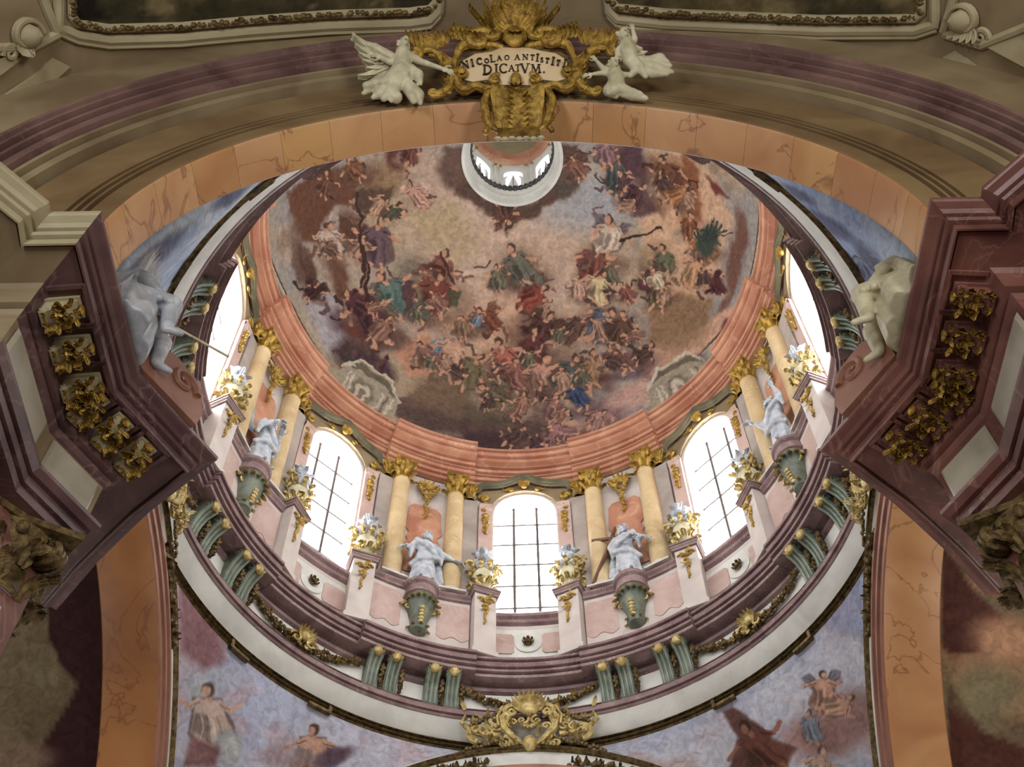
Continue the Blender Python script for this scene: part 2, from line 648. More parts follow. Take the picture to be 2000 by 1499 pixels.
# ------------------------------------------------------------------ the dome and its painting
DZ, DR, DH = 50.72, 10.60, 10.4
azs = np.concatenate([np.linspace(-115, 115, 1000), np.linspace(116, 244, 130)])
phs = np.radians(np.concatenate([np.linspace(0, 77.25, 330)]))
az_g, ph_g = np.meshgrid(np.radians(azs), phs, indexing='ij')
P = np.stack([AX[0]+DR*np.cos(ph_g)*np.sin(az_g), AX[1]+DR*np.cos(ph_g)*np.cos(az_g), DZ+DH*np.sin(ph_g)], -1)
me, V = fast_grid('ceiling', P, cu=True)
n1, n2, n3 = fbm(V, 0.22, 5, 3), fbm(V, 0.45, 5, 9), fbm(V, 1.2, 4, 21)
tan, grey, rose, dark = (np.array(c, float) for c in ((184, 162, 134), (160, 154, 150), (196, 166, 140), (108, 88, 72)))
k = sstep(.35, .65, n1)[:, None]
base = grey*(1-k) + tan*k
k = sstep(.5, .7, n2)[:, None]
base = base*(1-k*.6) + rose*k*.6
k = (sstep(.56, .66, n3*.5+n2*.5)*.35)[:, None]
base = base*(1-k) + dark*k
pt = Painter(V, base, warp=11, freq=0.8, seed=4)
BR, MA, OL, BL, RD, PA, FL = (98, 68, 58), (92, 60, 66), (110, 104, 78), (92, 118, 124), (142, 78, 66), (214, 184, 160), (200, 152, 124)
SK = (176, 168, 172)
# large cloud and sky masses
pt.Pg([(640, 560), (690, 640), (680, 720), (640, 690), (600, 600)], SK, 12)
pt.E(640, 460, 60, 70, 0, (196, 180, 172), .6, .8)
pt.E(1000, 560, 190, 190, 0, (214, 178, 152), .6, .75)
pt.E(930, 430, 130, 80, 0, (208, 180, 160), .5, .6)
pt.E(850, 420, 55, 40, 20, (178, 158, 118), .4, .6)
pt.E(880, 470, 60, 45, 0, (184, 160, 124), .4, .6)
pt.E(830, 350, 60, 60, 0, (196, 166, 150), .4, .6)
pt.E(1140, 400, 90, 50, -10, (170, 172, 178), .6, .7)
pt.Pg([(868, 285), (905, 290), (915, 345), (950, 388), (1000, 405), (1050, 390), (1085, 345), (1095, 285), (1130, 285), (1140, 345), (1115, 385), (1062, 402), (1050, 425), (1010, 432), (990, 462), (978, 430), (930, 400), (890, 382), (865, 330)], (96, 74, 64), 6)
pt.E(885, 330, 28, 40, 0, (112, 88, 78), .4)
pt.E(1110, 350, 22, 40, 20, (92, 84, 74), .4)
pt.Pg([(560, 375), (610, 345), (660, 330), (700, 360), (690, 400), (650, 400), (630, 440), (645, 480), (590, 470)], (112, 76, 60), 6)
pt.Pg([(660, 420), (700, 440), (720, 500), (700, 520), (660, 470)], (100, 72, 58), 5)
pt.Pg([(585, 480), (610, 490), (630, 560), (600, 560)], (96, 70, 60), 5)
pt.Pg([(640, 500), (670, 520), (690, 580), (660, 590)], (110, 78, 62), 6)
pt.E(750, 350, 50, 35, 0, (150, 120, 90), .4, .8)
pt.E(775, 310, 22, 25, 0, (100, 60, 56), .4)
pt.Pg([(690, 375), (770, 365), (760, 395), (715, 420), (690, 405)], (96, 76, 64), 4)
pt.Pg([(1270, 300), (1330, 300), (1400, 350), (1430, 420), (1410, 520), (1360, 640), (1290, 600), (1260, 500), (1245, 400)], (222, 178, 142), 14, .85)
pt.Pg([(1180, 290), (1250, 285), (1265, 350), (1290, 410), (1240, 420), (1215, 370)], (92, 66, 72), 6)
pt.Pg([(1330, 300), (1365, 330), (1370, 430), (1350, 420), (1330, 360)], (150, 96, 66), 6)
pt.Pg([(1380, 340), (1430, 385), (1400, 380)], (120, 66, 58), 4)
pt.Pg([(1440, 400), (1460, 470), (1440, 560), (1400, 640), (1420, 520)], (120, 86, 74), 8)
pt.Pg([(1265, 600), (1330, 570), (1395, 590), (1380, 640), (1330, 670), (1290, 700), (1265, 680)], (150, 118, 92), 8)
pt.Pg([(1250, 700), (1300, 660), (1390, 630), (1420, 600), (1440, 600), (1400, 690), (1330, 740), (1270, 745), (1250, 730)], (206, 164, 138), 6)
pt.Pg([(1256, 735), (1330, 715), (1400, 660), (1420, 620), (1430, 640), (1390, 710), (1320, 752), (1262, 758)], (110, 78, 86), 5)
pt.Pg([(1270, 300), (1300, 330), (1320, 400), (1290, 430), (1262, 380)], (150, 116, 88), 6, .7)
pt.Pg([(770, 690), (830, 650), (870, 690), (880, 740), (800, 730)], (206, 150, 122), 10)
pt.Pg([(790, 780), (850, 730), (920, 720), (985, 760), (1010, 800), (960, 840), (860, 830), (800, 815)], (124, 106, 82), 7)
pt.Pg([(760, 770), (880, 790), (900, 850), (830, 840), (770, 810)], (104, 82, 76), 5)
pt.Pg([(880, 820), (1010, 815), (1100, 835), (1110, 870), (1010, 885), (910, 870)], (88, 66, 66), 5)
pt.E(1120, 845, 60, 22, -15, (202, 160, 142), .4)
pt.E(1180, 810, 50, 28, -20, (128, 100, 100), .5)
pt.E(1240, 770, 60, 26, -25, (196, 158, 144), .5)
pt.E(980, 640, 60, 70, 0, (216, 170, 140), .6, .6)
pt.E(700, 700, 48, 40, 20, (72, 58, 56), .4)
pt.E(740, 735, 36, 30, 20, (80, 62, 60), .4)
for (u, v, ru, rv, an, col, al) in (
        (600, 420, 30, 60, 15, (110, 78, 62), .8), (655, 520, 22, 60, -20, (112, 80, 64), .8), (690, 450, 26, 50, -25, (98, 70, 58), .7), (590, 520, 16, 50, -10, (98, 72, 62), .8),
        (700, 640, 60, 26, 25, (84, 58, 62), .85), (760, 660, 40, 24, 20, (96, 70, 62), .8), (860, 600, 60, 46, 10, (122, 86, 70), .7), (800, 560, 40, 60, 10, (112, 100, 84), .6),
        (1060, 660, 70, 50, 0, (104, 74, 62), .75), (1190, 640, 60, 40, 10, (106, 80, 70), .75), (1000, 720, 90, 40, -5, (120, 92, 76), .7), (1110, 740, 90, 40, -10, (110, 84, 76), .75),
        (1210, 715, 70, 26, -10, (84, 60, 72), .85), (960, 800, 110, 40, 10, (98, 86, 72), .85), (860, 770, 60, 40, 0, (128, 104, 84), .7), (1080, 800, 80, 30, -8, (104, 80, 78), .8),
        (1160, 850, 60, 20, -18, (120, 84, 76), .8), (960, 865, 80, 14, 4, (74, 56, 58), .9), (840, 825, 60, 20, 14, (90, 74, 68), .8), (1280, 540, 36, 60, 10, (112, 92, 70), .6),
        (1230, 340, 40, 60, -10, (92, 68, 74), .75), (1310, 350, 50, 40, 20, (124, 88, 64), .7), (1345, 420, 20, 60, -10, (150, 104, 74), .6), (1180, 300, 30, 20, 0, (132, 104, 100), .6),
        (1330, 640, 60, 40, -25, (140, 112, 86), .8), (1010, 520, 50, 40, 0, (142, 116, 96), .6), (1160, 520, 36, 44, 0, (146, 110, 94), .6), (700, 350, 40, 24, 0, (110, 80, 64), .7)):
    pt.E(u, v, ru, rv, an, col, .45, al)
# figures, brushed in from the rim upwards
F = pt.fig
for i, (u, v, sz, an, rb, ck, wg) in enumerate([
        (1010, 525, 46, -8, (112, 110, 96), (142, 118, 96), None), (1040, 575, 32, 60, RD, None, None),
        (1165, 510, 40, 5, (138, 80, 72), (120, 72, 66), None), (1165, 560, 34, 0, (216, 194, 150), (150, 148, 146), None),
        (860, 520, 36, 20, (142, 92, 80), None, None), (850, 575, 44, -25, (128, 74, 62), (92, 86, 66), None),
        (810, 600, 30, 30, (98, 104, 92), None, None), (760, 575, 48, 10, (98, 118, 112), (96, 72, 72), None),
        (735, 470, 46, 15, (112, 90, 96), (92, 64, 56), None), (640, 465, 36, 0, (206, 180, 162), None, None),
        (720, 620, 50, -50, (92, 58, 66), (110, 66, 60), None), (700, 590, 32, -60, (96, 60, 62), None, None),
        (615, 570, 22, 20, (74, 48, 48), None, (80, 54, 50)), (815, 385, 26, -20, (208, 160, 140), None, (214, 180, 164)),
        (770, 415, 22, 20, (84, 86, 70), None, None), (740, 400, 22, 10, (200, 160, 130), None, None),
        (640, 360, 24, 10, (118, 84, 66), None, None), (690, 330, 26, -10, (134, 92, 70), None, None),
        (955, 625, 30, -15, (128, 78, 62), None, (140, 96, 78)), (935, 630, 18, 0, (128, 146, 164), None, None),
        (1060, 640, 36, 15, (92, 62, 56), (98, 64, 58), (94, 70, 60)), (1045, 680, 40, -5, (104, 62, 60), (80, 64, 62), None),
        (1120, 640, 30, 70, (104, 78, 68), None, None), (1170, 630, 38, 15, (96, 104, 116), (104, 66, 60), None),
        (1215, 640, 34, -20, (104, 78, 64), (88, 64, 58), None), (880, 690, 44, 15, (204, 164, 138), (112, 142, 168), None),
        (905, 640, 22, 0, (150, 118, 96), None, None), (985, 700, 36, 0, (176, 110, 96), None, None),
        (920, 720, 34, 20, (124, 112, 86), None, None), (1000, 730, 34, -15, (150, 104, 92), (96, 82, 74), None),
        (1060, 735, 40, 10, (196, 150, 130), (112, 62, 62), None), (1115, 730, 38, -10, (92, 96, 92), (112, 76, 66), None),
        (1125, 770, 26, 20, (70, 82, 110), None, None), (1160, 720, 34, 20, (150, 118, 86), (98, 64, 60), None),
        (1200, 700, 30, -15, (122, 88, 78), None, None), (1080, 800, 30, 30, (150, 110, 104), None, None),
        (960, 770, 30, -10, (104, 92, 76), (86, 62, 58), None), (1020, 790, 26, 10, (170, 126, 108), None, None),
        (1010, 850, 26, 10, (98, 74, 72), None, None), (1090, 850, 30, -30, (164, 120, 120), None, None),
        (1050, 870, 22, 60, (92, 66, 72), None, None), (1165, 820, 24, 15, (170, 130, 120), None, None),
        (1285, 560, 36, 10, (112, 100, 70), (90, 56, 60), None), (1300, 510, 30, -10, (112, 112, 88), None, None),
        (1285, 545, 22, 0, (214, 190, 160), None, None), (1190, 460, 36, -15, (214, 190, 170), (202, 170, 150), (120, 106, 108)),
        (1200, 340, 34, 0, (88, 96, 94), (84, 60, 72), None), (1240, 380, 30, 10, (92, 62, 68), None, None),
        (1180, 300, 26, 10, (150, 116, 116), None, None), (1300, 340, 34, -15, (118, 82, 62), (104, 66, 52), None),
        (1330, 380, 30, 20, (176, 124, 86), None, None), (1345, 440, 26, 0, (140, 92, 64), None, None),
        (1370, 480, 34, -10, (186, 130, 92), (120, 80, 58), None), (1390, 555, 24, 0, (88, 50, 52), None, (80, 48, 50)),
        (1350, 530, 30, 0, (206, 160, 122), None, None), (1225, 570, 22, -10, (142, 92, 82), None, None),
        (1130, 560, 22, 0, (214, 170, 150), None, None), (1125, 330, 24, 20, (140, 100, 84), None, (110, 80, 70)),
        (985, 420, 26, 180, (104, 74, 62), None, (112, 80, 68)), (1260, 690, 24, 60, (96, 72, 66), None, None),
        (800, 300, 24, 10, (120, 78, 70), None, None), (830, 690, 28, 0, (142, 108, 96), None, None)]):
    rq = random.Random(i)
    sh_ = tuple(c*.55 for c in rb)
    pt.E(u+rq.uniform(-.5, .5)*sz, v+sz*.55, sz*(.9+.4*rq.random()), sz*.55, an+rq.uniform(-30, 30), (112, 88, 76) if rq.random() < .7 else (168, 146, 126), .5, .75)
    for q in range(7):
        x0, y0 = u+rq.gauss(0, .6)*sz, v+rq.gauss(.1, .6)*sz
        a_ = rq.random()*6.28
        L_ = sz*rq.uniform(.3, .8)
        pt.L([(x0, y0), (x0+L_*.5*math.cos(a_)+rq.gauss(0, 4), y0+L_*.5*math.sin(a_)), (x0+L_*math.cos(a_+.5), y0+L_*math.sin(a_+.5))], rq.uniform(2, sz*.16), rq.choice((sh_, rb, (104, 76, 64), (196, 156, 130), (86, 62, 58))), .8)
    F(u, v, sz*1.08, an+rq.uniform(-35, 35), rb, FL, i, ck, wg)
    if sz > 27 and not wg:
        F(u+rq.uniform(-1, 1)*sz, v+rq.uniform(.2, .8)*sz, sz*.62, an+rq.uniform(-80, 80), rq.choice(((122, 96, 82), (150, 112, 96), (98, 76, 72), (118, 112, 92), (176, 140, 118))), FL, i+100, None, None)
pt.E(1385, 470, 22, 34, 10, (70, 78, 70), .3)
for q in range(9):
    pt.L([(1385, 470), (1360+8*q, 430+6*abs(q-4))], 2.2, (60, 70, 62))
pt.L([(700, 380), (712, 560)], 4, (74, 52, 46))
pt.L([(712, 480), (722, 590)], 4, (70, 50, 46))
pt.L([(860, 490), (885, 555)], 4, (82, 56, 50))
pt.L([(1205, 470), (1245, 460), (1290, 445)], 4, (60, 46, 42))
for q in range(60):
    a_ = random.random()*6.28; r_ = random.random()**.5
    pt.E(715+48*r_*math.cos(a_), 712+34*r_*math.sin(a_), 4, 6, random.random()*180, (58+random.random()*50, 46+random.random()*36, 48+random.random()*36), .4)
# painted stone niches with round medallions in the rim of the dome
for (cu, cv, sg, an) in ((712, 768, 1, 32), (1330, 752, -1, -28)):
    a = math.radians(an)
    T = lambda x, y: (cu+x*math.cos(a)-y*math.sin(a), cv+x*math.sin(a)+y*math.cos(a))
    st, sd, sl = (168, 156, 136), (112, 102, 86), (206, 194, 174)
    pt.Pg([T(-62, -22), T(-30, -48), T(40, -48), T(66, -20), T(70, 34), T(-70, 34)], st, 2)
    pt.Pg([T(-58, -26), T(-28, -44), T(38, -44), T(60, -22), T(30, -30), T(-30, -30)], sd, 2)
    pt.L([T(-64, -20), T(-30, -50), T(40, -50), T(66, -18)], 4, sl)
    pt.E(*T(-6, 6), 24, 24, 0, sd); pt.E(*T(-6, 6), 18, 18, 0, sl); pt.E(*T(-5, 7), 8, 10, 20, (136, 120, 104))
    for x in (-46, -36, 30, 40, 50):
        pt.L([T(x, -14), T(x+3, 24)], 3, sl if x % 20 else sd)
# grey painted parapet along the rim where no figures reach it
deg = np.degrees(np.arctan2(V[:, 0]-AX[0], V[:, 1]-AX[1]))
ph = np.degrees(np.arcsin(np.clip((V[:, 2]-DZ)/DH, 0, 1)))
sidef = sstep(50, 58, np.abs(deg))
bh = 8.5 + 1.2*np.sin(np.radians(deg*9))
for lo, hi, col in ((0, 1.0, (152, 140, 122)), (0.12, .9, (176, 170, 156)), (.25, .75, (140, 138, 124)), (.9, 1.0, (92, 80, 66)), (.86, .9, (214, 204, 184))):
    kk = sidef*(ph >= lo*bh)*(ph <= hi*bh)
    pat = 1.0 + .18*np.sin(np.radians(deg*40))*(.25 < ph/bh)*(ph/bh < .75)
    pt.C = pt.C*(1-kk[:, None]) + np.array(col)*pat[:, None]*kk[:, None]
pt.done(me)
me.materials.append(M['paint'])
dome = mo('ceiling', me)
struct(dome, 'great dome painted with clouds and robed figures', 'dome')

# ------------------------------------------------------------------ lantern above the dome
WZ = 1.5                                            # azimuth of the central drum window
g = G()
AZ5 = np.arange(0, 360, 5.0)
g.grid(ring([(2.46, 60.78), (2.30, 60.72), (2.22, 60.95), (2.3, 61.15), (2.12, 61.3), (2.2, 61.5), (2.2, 61.7)], AZ5), cu=True)
lan = g.build('trim_1', 'white')
struct(lan, 'white moulded ring round the lantern opening', 'moulding')
g = G(); g.grid(ring([(2.2, 61.7), (2.06, 61.8), (2.06, 62.5), (2.18, 62.6), (2.18, 62.85)], AZ5), cu=True)
g.build('balustrade_ring', 'white', lan)
g = G()
for a in np.arange(0, 360, 7.5):
    c = np.array(pol(a, 2.03, 62.15))
    g.ell(c, (.1, .1, .2), 6, 4)
    g.ell(np.array(pol(a+3.7, 2.05, 62.35)), (.12, .12, .1), 6, 4)
    g.ell(np.array(pol(a+3.7, 2.05, 61.95)), (.1, .1, .08), 6, 4)
    g.ell(np.array(pol(a, 2.2, 61.42)), (.05, .05, .06), 5, 4)
g.build('ring_ornament', 'lead', lan)
g = G()
NW = 8
hw = 13
for i in range(NW):
    c0 = WZ-0.7 + i*360/NW
    zz = [62.85, 63.0, 64.5, 64.75, 64.95, 65.08, 65.1, 66.0]
    hh = [0, hw, hw, hw*.87, hw*.6, hw*.25, 0, 0]
    for sg in (-1, 1):
        Pw = []
        for t in np.linspace(0, 1, 5):
            Pw.append([pol(c0+sg*(22.5*(1-t)+h*t), 2.2, z) for z, h in zip(zz, hh)])
        g.grid(np.array(Pw))
    out = [(sg*h, z) for sg in (1,) for z, h in zip(zz[1:7], hh[1:7])] + [(-h, z) for z, h in list(zip(zz[1:7], hh[1:7]))[::-1]]
    g.grid(np.array([[pol(c0+h, r, z) for r in (2.2, 2.45)] for h, z in out]))
lw = g.build('lantern_wall', 'white', lan)
g = G()
for i in range(NW):
    for sg in (-1, 1):
        g.grid(ring([(2.2, 62.85), (2.08, 62.9), (2.08, 65.4), (2.2, 65.45)], [WZ+i*45+22.5+sg*4+d for d in (-1.6, 1.6)]))
g.build('lantern_pilasters', 'rose', lan)
g = G()
for i in range(NW):
    for sg in (-1, 1):
        for q in range(3):
            g.ell(np.array(pol(WZ+i*45+22.5+sg*4+(q-1)*1.6, 2.05, 65.35-.1*(q % 2))), (.05, .05, .1), 5, 4)
g.build('lantern_capitals', 'gold', lan)
g = G(); g.grid(ring([(2.2, 65.9), (2.05, 66.0), (1.95, 66.3), (2.05, 66.35), (2.0, 66.7), (1.85, 66.9)], AZ5), cu=True)
g.build('lantern_cornice', 'orange', lan)
g = G(); g.grid(ring([(1.95*math.cos(t), 66.9+1.7*math.sin(t)) for t in np.linspace(0, 1.5, 12)], AZ5), cu=True)
g.build('lantern_cupola', 'olivepale', lan)
for i in range(NW):
    wn = thing('window_%d' % (9+i), 'small arched window in the dome lantern', 'window', pol(WZ-.7+i*45, 2.4, 63.0), rzof(WZ-.7+i*45))
    wn['kind'] = 'structure'
    x = 0.38
    outl = [(-x, 0), (x, 0), (x, 1.5), (x*.7, 1.9), (0, 2.08), (-x*.7, 1.9), (-x, 1.5)]
    for sg in (-1, 1):
        gg = G().extrude([(a if a*sg > 0 else sg*.02, z) for a, z in outl if a*sg >= 0 or abs(a) < 1e-6], (1, 0, 0), (0, 0, 1), (0, 1, 0), (0, 0, 0), .02)
        gg.build('pane', 'glass_small', wn, smooth=False)
    gg = G().box((0, -.02, 1.0), (.04, .05, 2.0)); gg.build('muntin', 'lead', wn, smooth=False)



def grooved(prof, d=.13):
    """replace each None in a (R, z) profile by a narrow recess cut back between its neighbours"""
    out = []
    for i, p in enumerate(prof):
        if p is None:
            a_, b_ = prof[i-1], prof[i+1]
            r = max(a_[0], b_[0])+d
            out += [(r, a_[1]), (r, b_[1])]
        else:
            out.append(p)
    return out


# ------------------------------------------------------------------ drum with eight windows
WA = [WZ+45*k for k in (-2, -1, 0, 1, 2, 3, 4, 5)]
SA = [WZ+22.5+45*k for k in (-2, -1, 0, 1, 2, 3, 4, 5)]
ZS, ZSP, ZT = 39.78, 46.6, 48.15                      # sill, spring and crown of the windows
HW = 7.0                                             # half angle of the opening
arc = [(HW*math.cos(t), ZSP+(ZT-ZSP)*math.sin(t)) for t in np.linspace(0, PI/2, 9)]
zz = [36.4, 38.0, ZS-.001, ZS, 41.5, 43.2, 45.0] + [z for h, z in arc] + [49.0, 50.4]
hh = [0, 0, 0, HW, HW, HW, HW] + [h for h, z in arc] + [0, 0]
hh[len(zz)-3] = 0
g = G()
for W_ in WA:
    for sg in (-1, 1):
        g.grid(np.array([[pol(W_+sg*(22.5*(1-t)+h*t), 11.0, z) for z, h in zip(zz, hh)] for t in np.linspace(0, 1, 7)]))
drum = g.build('wall_drum', 'rose')
struct(drum, 'round drum wall of pale rose plaster below the dome', 'wall')
g = G()
out = [(HW, ZS), (HW, 43.0)] + arc + [(-h, z) for h, z in arc[::-1]] + [(-HW, 43.0), (-HW, ZS)]
g.grid(np.array([[pol(h, r, z) for r in (11.0, 11.85)] for h, z in out]))
g.grid(np.array([[pol(h, r, z) for r, z in ((11.0, ZS), (11.85, ZS+.25))] for h in np.linspace(-HW, HW, 5)]))
rv = polar_mesh(g, 'window_reveal', 'pink', 40)
for W_ in WA:
    polar_obj('window_reveal', rv, drum, W_)

# window glazing: panes, muntins, frame in a flat plane
XW = 11.75*math.tan(math.radians(HW))+.06
H1, H2 = ZSP-ZS, ZT-ZS+.1


def ztop(x):
    return H1 + (H2-H1)*math.sqrt(max(0, 1-(x/XW)**2))


cols = np.linspace(-XW, XW, 4)
rows = np.linspace(0.0, H2, 7)
pane_mesh = []
for i in range(3):
    for j in range(6):
        xs = np.linspace(cols[i]+.02, cols[i+1]-.02, 7)
        top = [min(rows[j+1]-.02, ztop(x)) for x in xs]
        if max(top) <= rows[j]+.05:
            continue
        poly = [(xs[0], rows[j]+.02), (xs[-1], rows[j]+.02)] + [(x, max(t, rows[j]+.03)) for x, t in list(zip(xs, top))[::-1]]
        gp = G().extrude(poly, (1, 0, 0), (0, 0, 1), (0, 1, 0), (0, 0, 0), .03)
        mp = gp.mesh('pane', False); mp.materials.append(M['glass'])
        pane_mesh.append(mp)
gm = G()
for x in cols[1:3]:
    gm.box((x, -.03, ztop(x)/2), (.11, .1, ztop(x)))
mv = gm.mesh('mullion', False); mv.materials.append(M['lead'])
gm = G()
for z in rows[1:6]:
    wd = XW if z < H1 else XW*math.sqrt(max(0, 1-((z-H1)/(H2-H1))**2))
    gm.box((0, -.02, z), (2*wd, .06, .075))
mh = gm.mesh('glazing_bars', False); mh.materials.append(M['lead'])
gm = G()
path = [(-XW, 0, 0), (-XW, 0, H1)] + [(-XW*math.cos(t), 0, H1+(H2-H1)*math.sin(t)) for t in np.linspace(.1, PI-.1, 14)] + [(XW, 0, H1), (XW, 0, 0)]
gm.tube(path, .09, 4)
mf = gm.mesh('window_frame', False); mf.materials.append(M['pink'])
wname = ['far left of the drum beside the dark cornice', 'left of the central one, three panes wide', 'central and facing the viewer',
         'right of the central one, strongest glare', 'far right of the drum beside the dark cornice', '', '', '']
for i, W_ in enumerate(WA):
    wn = thing('window_%d' % (i+1), 'tall arched drum window ' + wname[i] if wname[i] else 'tall arched drum window hidden behind the near arch', 'window', pol(W_, 11.75, ZS), rzof(W_))
    wn['kind'] = 'structure'
    for mp in pane_mesh:
        mo('pane', mp, wn)
    mo('mullion', mv, wn); mo('glazing_bars', mh, wn); mo('window_frame', mf, wn)


def sbay(a, half):                                   # inside a statue bay?
    return min(abs((a-s+180) % 360-180) for s in SA) < half


def brk(half, step=2.5):
    """azimuth samples with doubled points at the bay breaks"""
    A = list(np.arange(0, 360, step))
    for s in SA:
        for sg in (-1, 1):
            A += [(s+sg*(half-.02)) % 360, (s+sg*(half+.02)) % 360]
    return sorted(A)


# pedestal zone
ped = bpy.data.objects.new('trim_2', None); COL.objects.link(ped)
struct(ped, 'rose pedestal course under the drum columns', 'pedestal')
g = G()
g.grid(ring([(11.0, 40.12), (10.42, 40.12), (10.36, 40.06), (10.36, 39.95), (10.45, 39.88), (10.45, 39.75), (10.52, 39.7), (10.52, 37.0), (10.42, 36.9), (10.42, 36.5)], np.linspace(-10.6, 10.6, 13)))
for sg in (-1, 1):
    g.grid(np.array([[pol(sg*10.6, r, z) for r in (10.45, 11.05)] for z in (36.5, 40.1)]))
pd1 = polar_mesh(g, 'pedestal_block', 'rose', 30)
g = G()
g.grid(ring([(10.6, 40.14), (10.38, 40.14), (10.33, 40.06), (10.33, 39.94), (10.42, 39.86), (10.42, 39.74), (10.54, 39.70)], np.linspace(-10.7, 10.7, 13)))
pd2 = polar_mesh(g, 'pedestal_cap', 'mauve', 30)
for s in SA:
    polar_obj('pedestal_cap', pd2, polar_obj('pedestal_block', pd1, ped, s), 0)
for c_ in ped.children:
    for d_ in c_.children:
        d_.location = (0, 0, 0)
gp = G()
Pn = []
xs = np.linspace(-.62, .62, 13)
prof = [(x, -1.02+.1*math.cos(x*9)) for x in xs] + [(.62, .75), (.5, .9), (-.5, .9), (-.62, .75)]
gp.extrude(prof, (1, 0, 0), (0, 0, 1), (0, -1, 0), (0, 0, 0), .045)
pm = gp.mesh('pedestal_panel', False); pm.materials.append(M['pink'])
for s in SA[:5]:
    for sg in (-1, 1):
        o = mo('pedestal_panel', pm, ped, pol(s+sg*7.2, 10.53, 38.6), rzof(s+sg*7.2))
# sills and panels below the windows
g = G().grid(ring([(11.05, ZS+.02), (10.8, ZS), (10.74, ZS-.1), (10.74, ZS-.25), (10.86, ZS-.32), (10.86, ZS-.5), (11.0, ZS-.58)], np.linspace(-9, 9, 11)))
sl1 = polar_mesh(g, 'window_sill', 'mauve', 30)
g = G().grid(ring([(11.01, 38.95), (10.95, 38.93), (10.95, 37.22), (11.01, 37.2)], np.linspace(-8.4, 8.4, 11)))
sl2 = polar_mesh(g, 'sill_panel', 'white')
for W_ in WA:
    polar_obj('window_sill', sl1, drum, W_)
    polar_obj('sill_panel', sl2, drum, W_)
gp = G()
c = 0.0
gp.extrude([(c-.46, -.42), (c-.36, -.54), (c+.36, -.54), (c+.46, -.42), (c+.46, .42), (c+.36, .54), (c-.36, .54), (c-.46, .42)], (1, 0, 0), (0, 0, 1), (0, -1, 0), (0, 0, 0), .05)
pm2 = gp.mesh('sill_panel_inlay', False); pm2.materials.append(M['pink'])
for W_ in WA[:5]:
    for sg in (-1, 1):
        mo('sill_panel_inlay', pm2, drum, pol(W_+sg*5.15, 10.95, 38.1), rzof(W_+sg*5.15))

# entablature of the drum with breaks over the column pairs
offE = lambda a: 0.0 if sbay(a, 10.8) else 0.28
BA = brk(10.8)
g = G()
g.grid(ring(grooved([(10.95, 48.35), (10.72, 48.35), (10.72, 48.58), None, (10.62, 48.62), (10.62, 48.84), None, (10.5, 48.88), (10.5, 49.1), None, (10.42, 49.14), (10.42, 49.2), (10.7, 49.24), (10.7, 49.46), None,
             (10.5, 49.56), (10.46, 49.7), None, (10.34, 49.76), (10.34, 49.82), (10.12, 49.86), (10.12, 50.1), None, (10.0, 50.16), (9.94, 50.34), None, (9.86, 50.42), (9.86, 50.55), (10.75, 50.74)]), BA, offE), cu=True)
ent = g.build('trim_3', 'orange', smooth=25)
struct(ent, 'salmon marble entablature round the top of the drum', 'cornice')

# ledge, console frieze, white fascia and gilt moulding above the pendentives
offL = lambda a: 0.0 if sbay(a, 12.0) else 0.26
BA = brk(12.0)
g = G()
g.grid(ring(grooved([(11.1, 36.62), (10.0, 36.58), (9.92, 36.5), (9.92, 36.38), None, (10.0, 36.32), (10.0, 36.1), None, (10.08, 36.04), (10.08, 35.92), None, (10.18, 35.86), (10.2, 35.74), (10.3, 35.72), (10.5, 35.74), None, (10.56, 35.75), (11.0, 35.78)]), BA, offL), cu=True)
led = g.build('trim_4', 'mauve', smooth=25)
struct(led, 'mauve moulded ledge at the foot of the drum', 'cornice')
A25 = np.arange(0, 360, 2.5)
g = G(); g.grid(ring([(11.0, 35.85), (10.94, 35.75), (10.86, 35.6), (10.9, 35.5), (10.84, 35.42), (11.0, 35.36)], A25), cu=True)
g.build('bed_moulding', 'mauve', led, smooth=25)
g = G(); g.grid(ring([(10.98, 35.4), (10.98, 34.4)], A25), cu=True)
fr = g.build('trim_5', 'white'); struct(fr, 'white frieze band behind the green consoles', 'frieze')
g = G(); g.grid(ring(grooved([(11.02, 34.55), (10.86, 34.5), (10.8, 34.4), None, (10.8, 34.34), (10.72, 34.22), (10.72, 34.02), None, (10.78, 33.97), (10.84, 33.9), (11.02, 33.86)], .1), A25), cu=True)
g.build('frieze_moulding', 'mauve', fr, smooth=25)
g = G(); g.grid(ring([(10.82, 33.98), (10.92, 33.8), (11.1, 33.5), (11.32, 33.24)], A25), cu=True)
g.build('lower_fascia', 'white', fr)
g = G()
g.grid(ring(grooved([(11.4, 33.3), (11.24, 33.26), (11.2, 33.2), None, (11.26, 33.12), (11.22, 33.05), None, (11.3, 32.98), (11.45, 32.92)], .1), A25), cu=True)
gm_ = g.build('trim_6', 'golddark', smooth=25)
struct(gm_, 'gilt ring moulding edging the corner frescoes', 'moulding')
for a0 in (45, 135, 225, 315):
    for sg in (-1, 1):
        a = a0+sg*8.5
        g = G()
        mx = Matrix.Rotation(rzof(a), 3, 'Z')
        g.box(pol(a, 11.28, 32.86), (.8, .14, .12), mx)
        g.box(pol(a+sg*2.0, 11.28, 32.98), (.12, .14, .34), mx)
        g.build('crossette', 'golddark', gm_, smooth=False)

# ------------------------------------------------------------------ crossing: arches and pendentives
ZC = 23.0                                           # spring height of the arches
AS, AN = 10.5, 11.0                                  # distance of arch planes from the axis (side and far, near)
RI, RX = 7.6, 9.45                                   # intrados and extrados of the crossing arches


def arcsurf(o, e1, n, prof, t0=0.0, t1=PI, k=64):
    o, e1, n = (np.array(x, float) for x in (o, e1, n))
    ez = np.array([0, 0, 1.0])
    return np.array([[o + r*(math.cos(t)*e1 + math.sin(t)*ez) + n*d for r, d in prof] for t in np.linspace(t0, t1, k)])


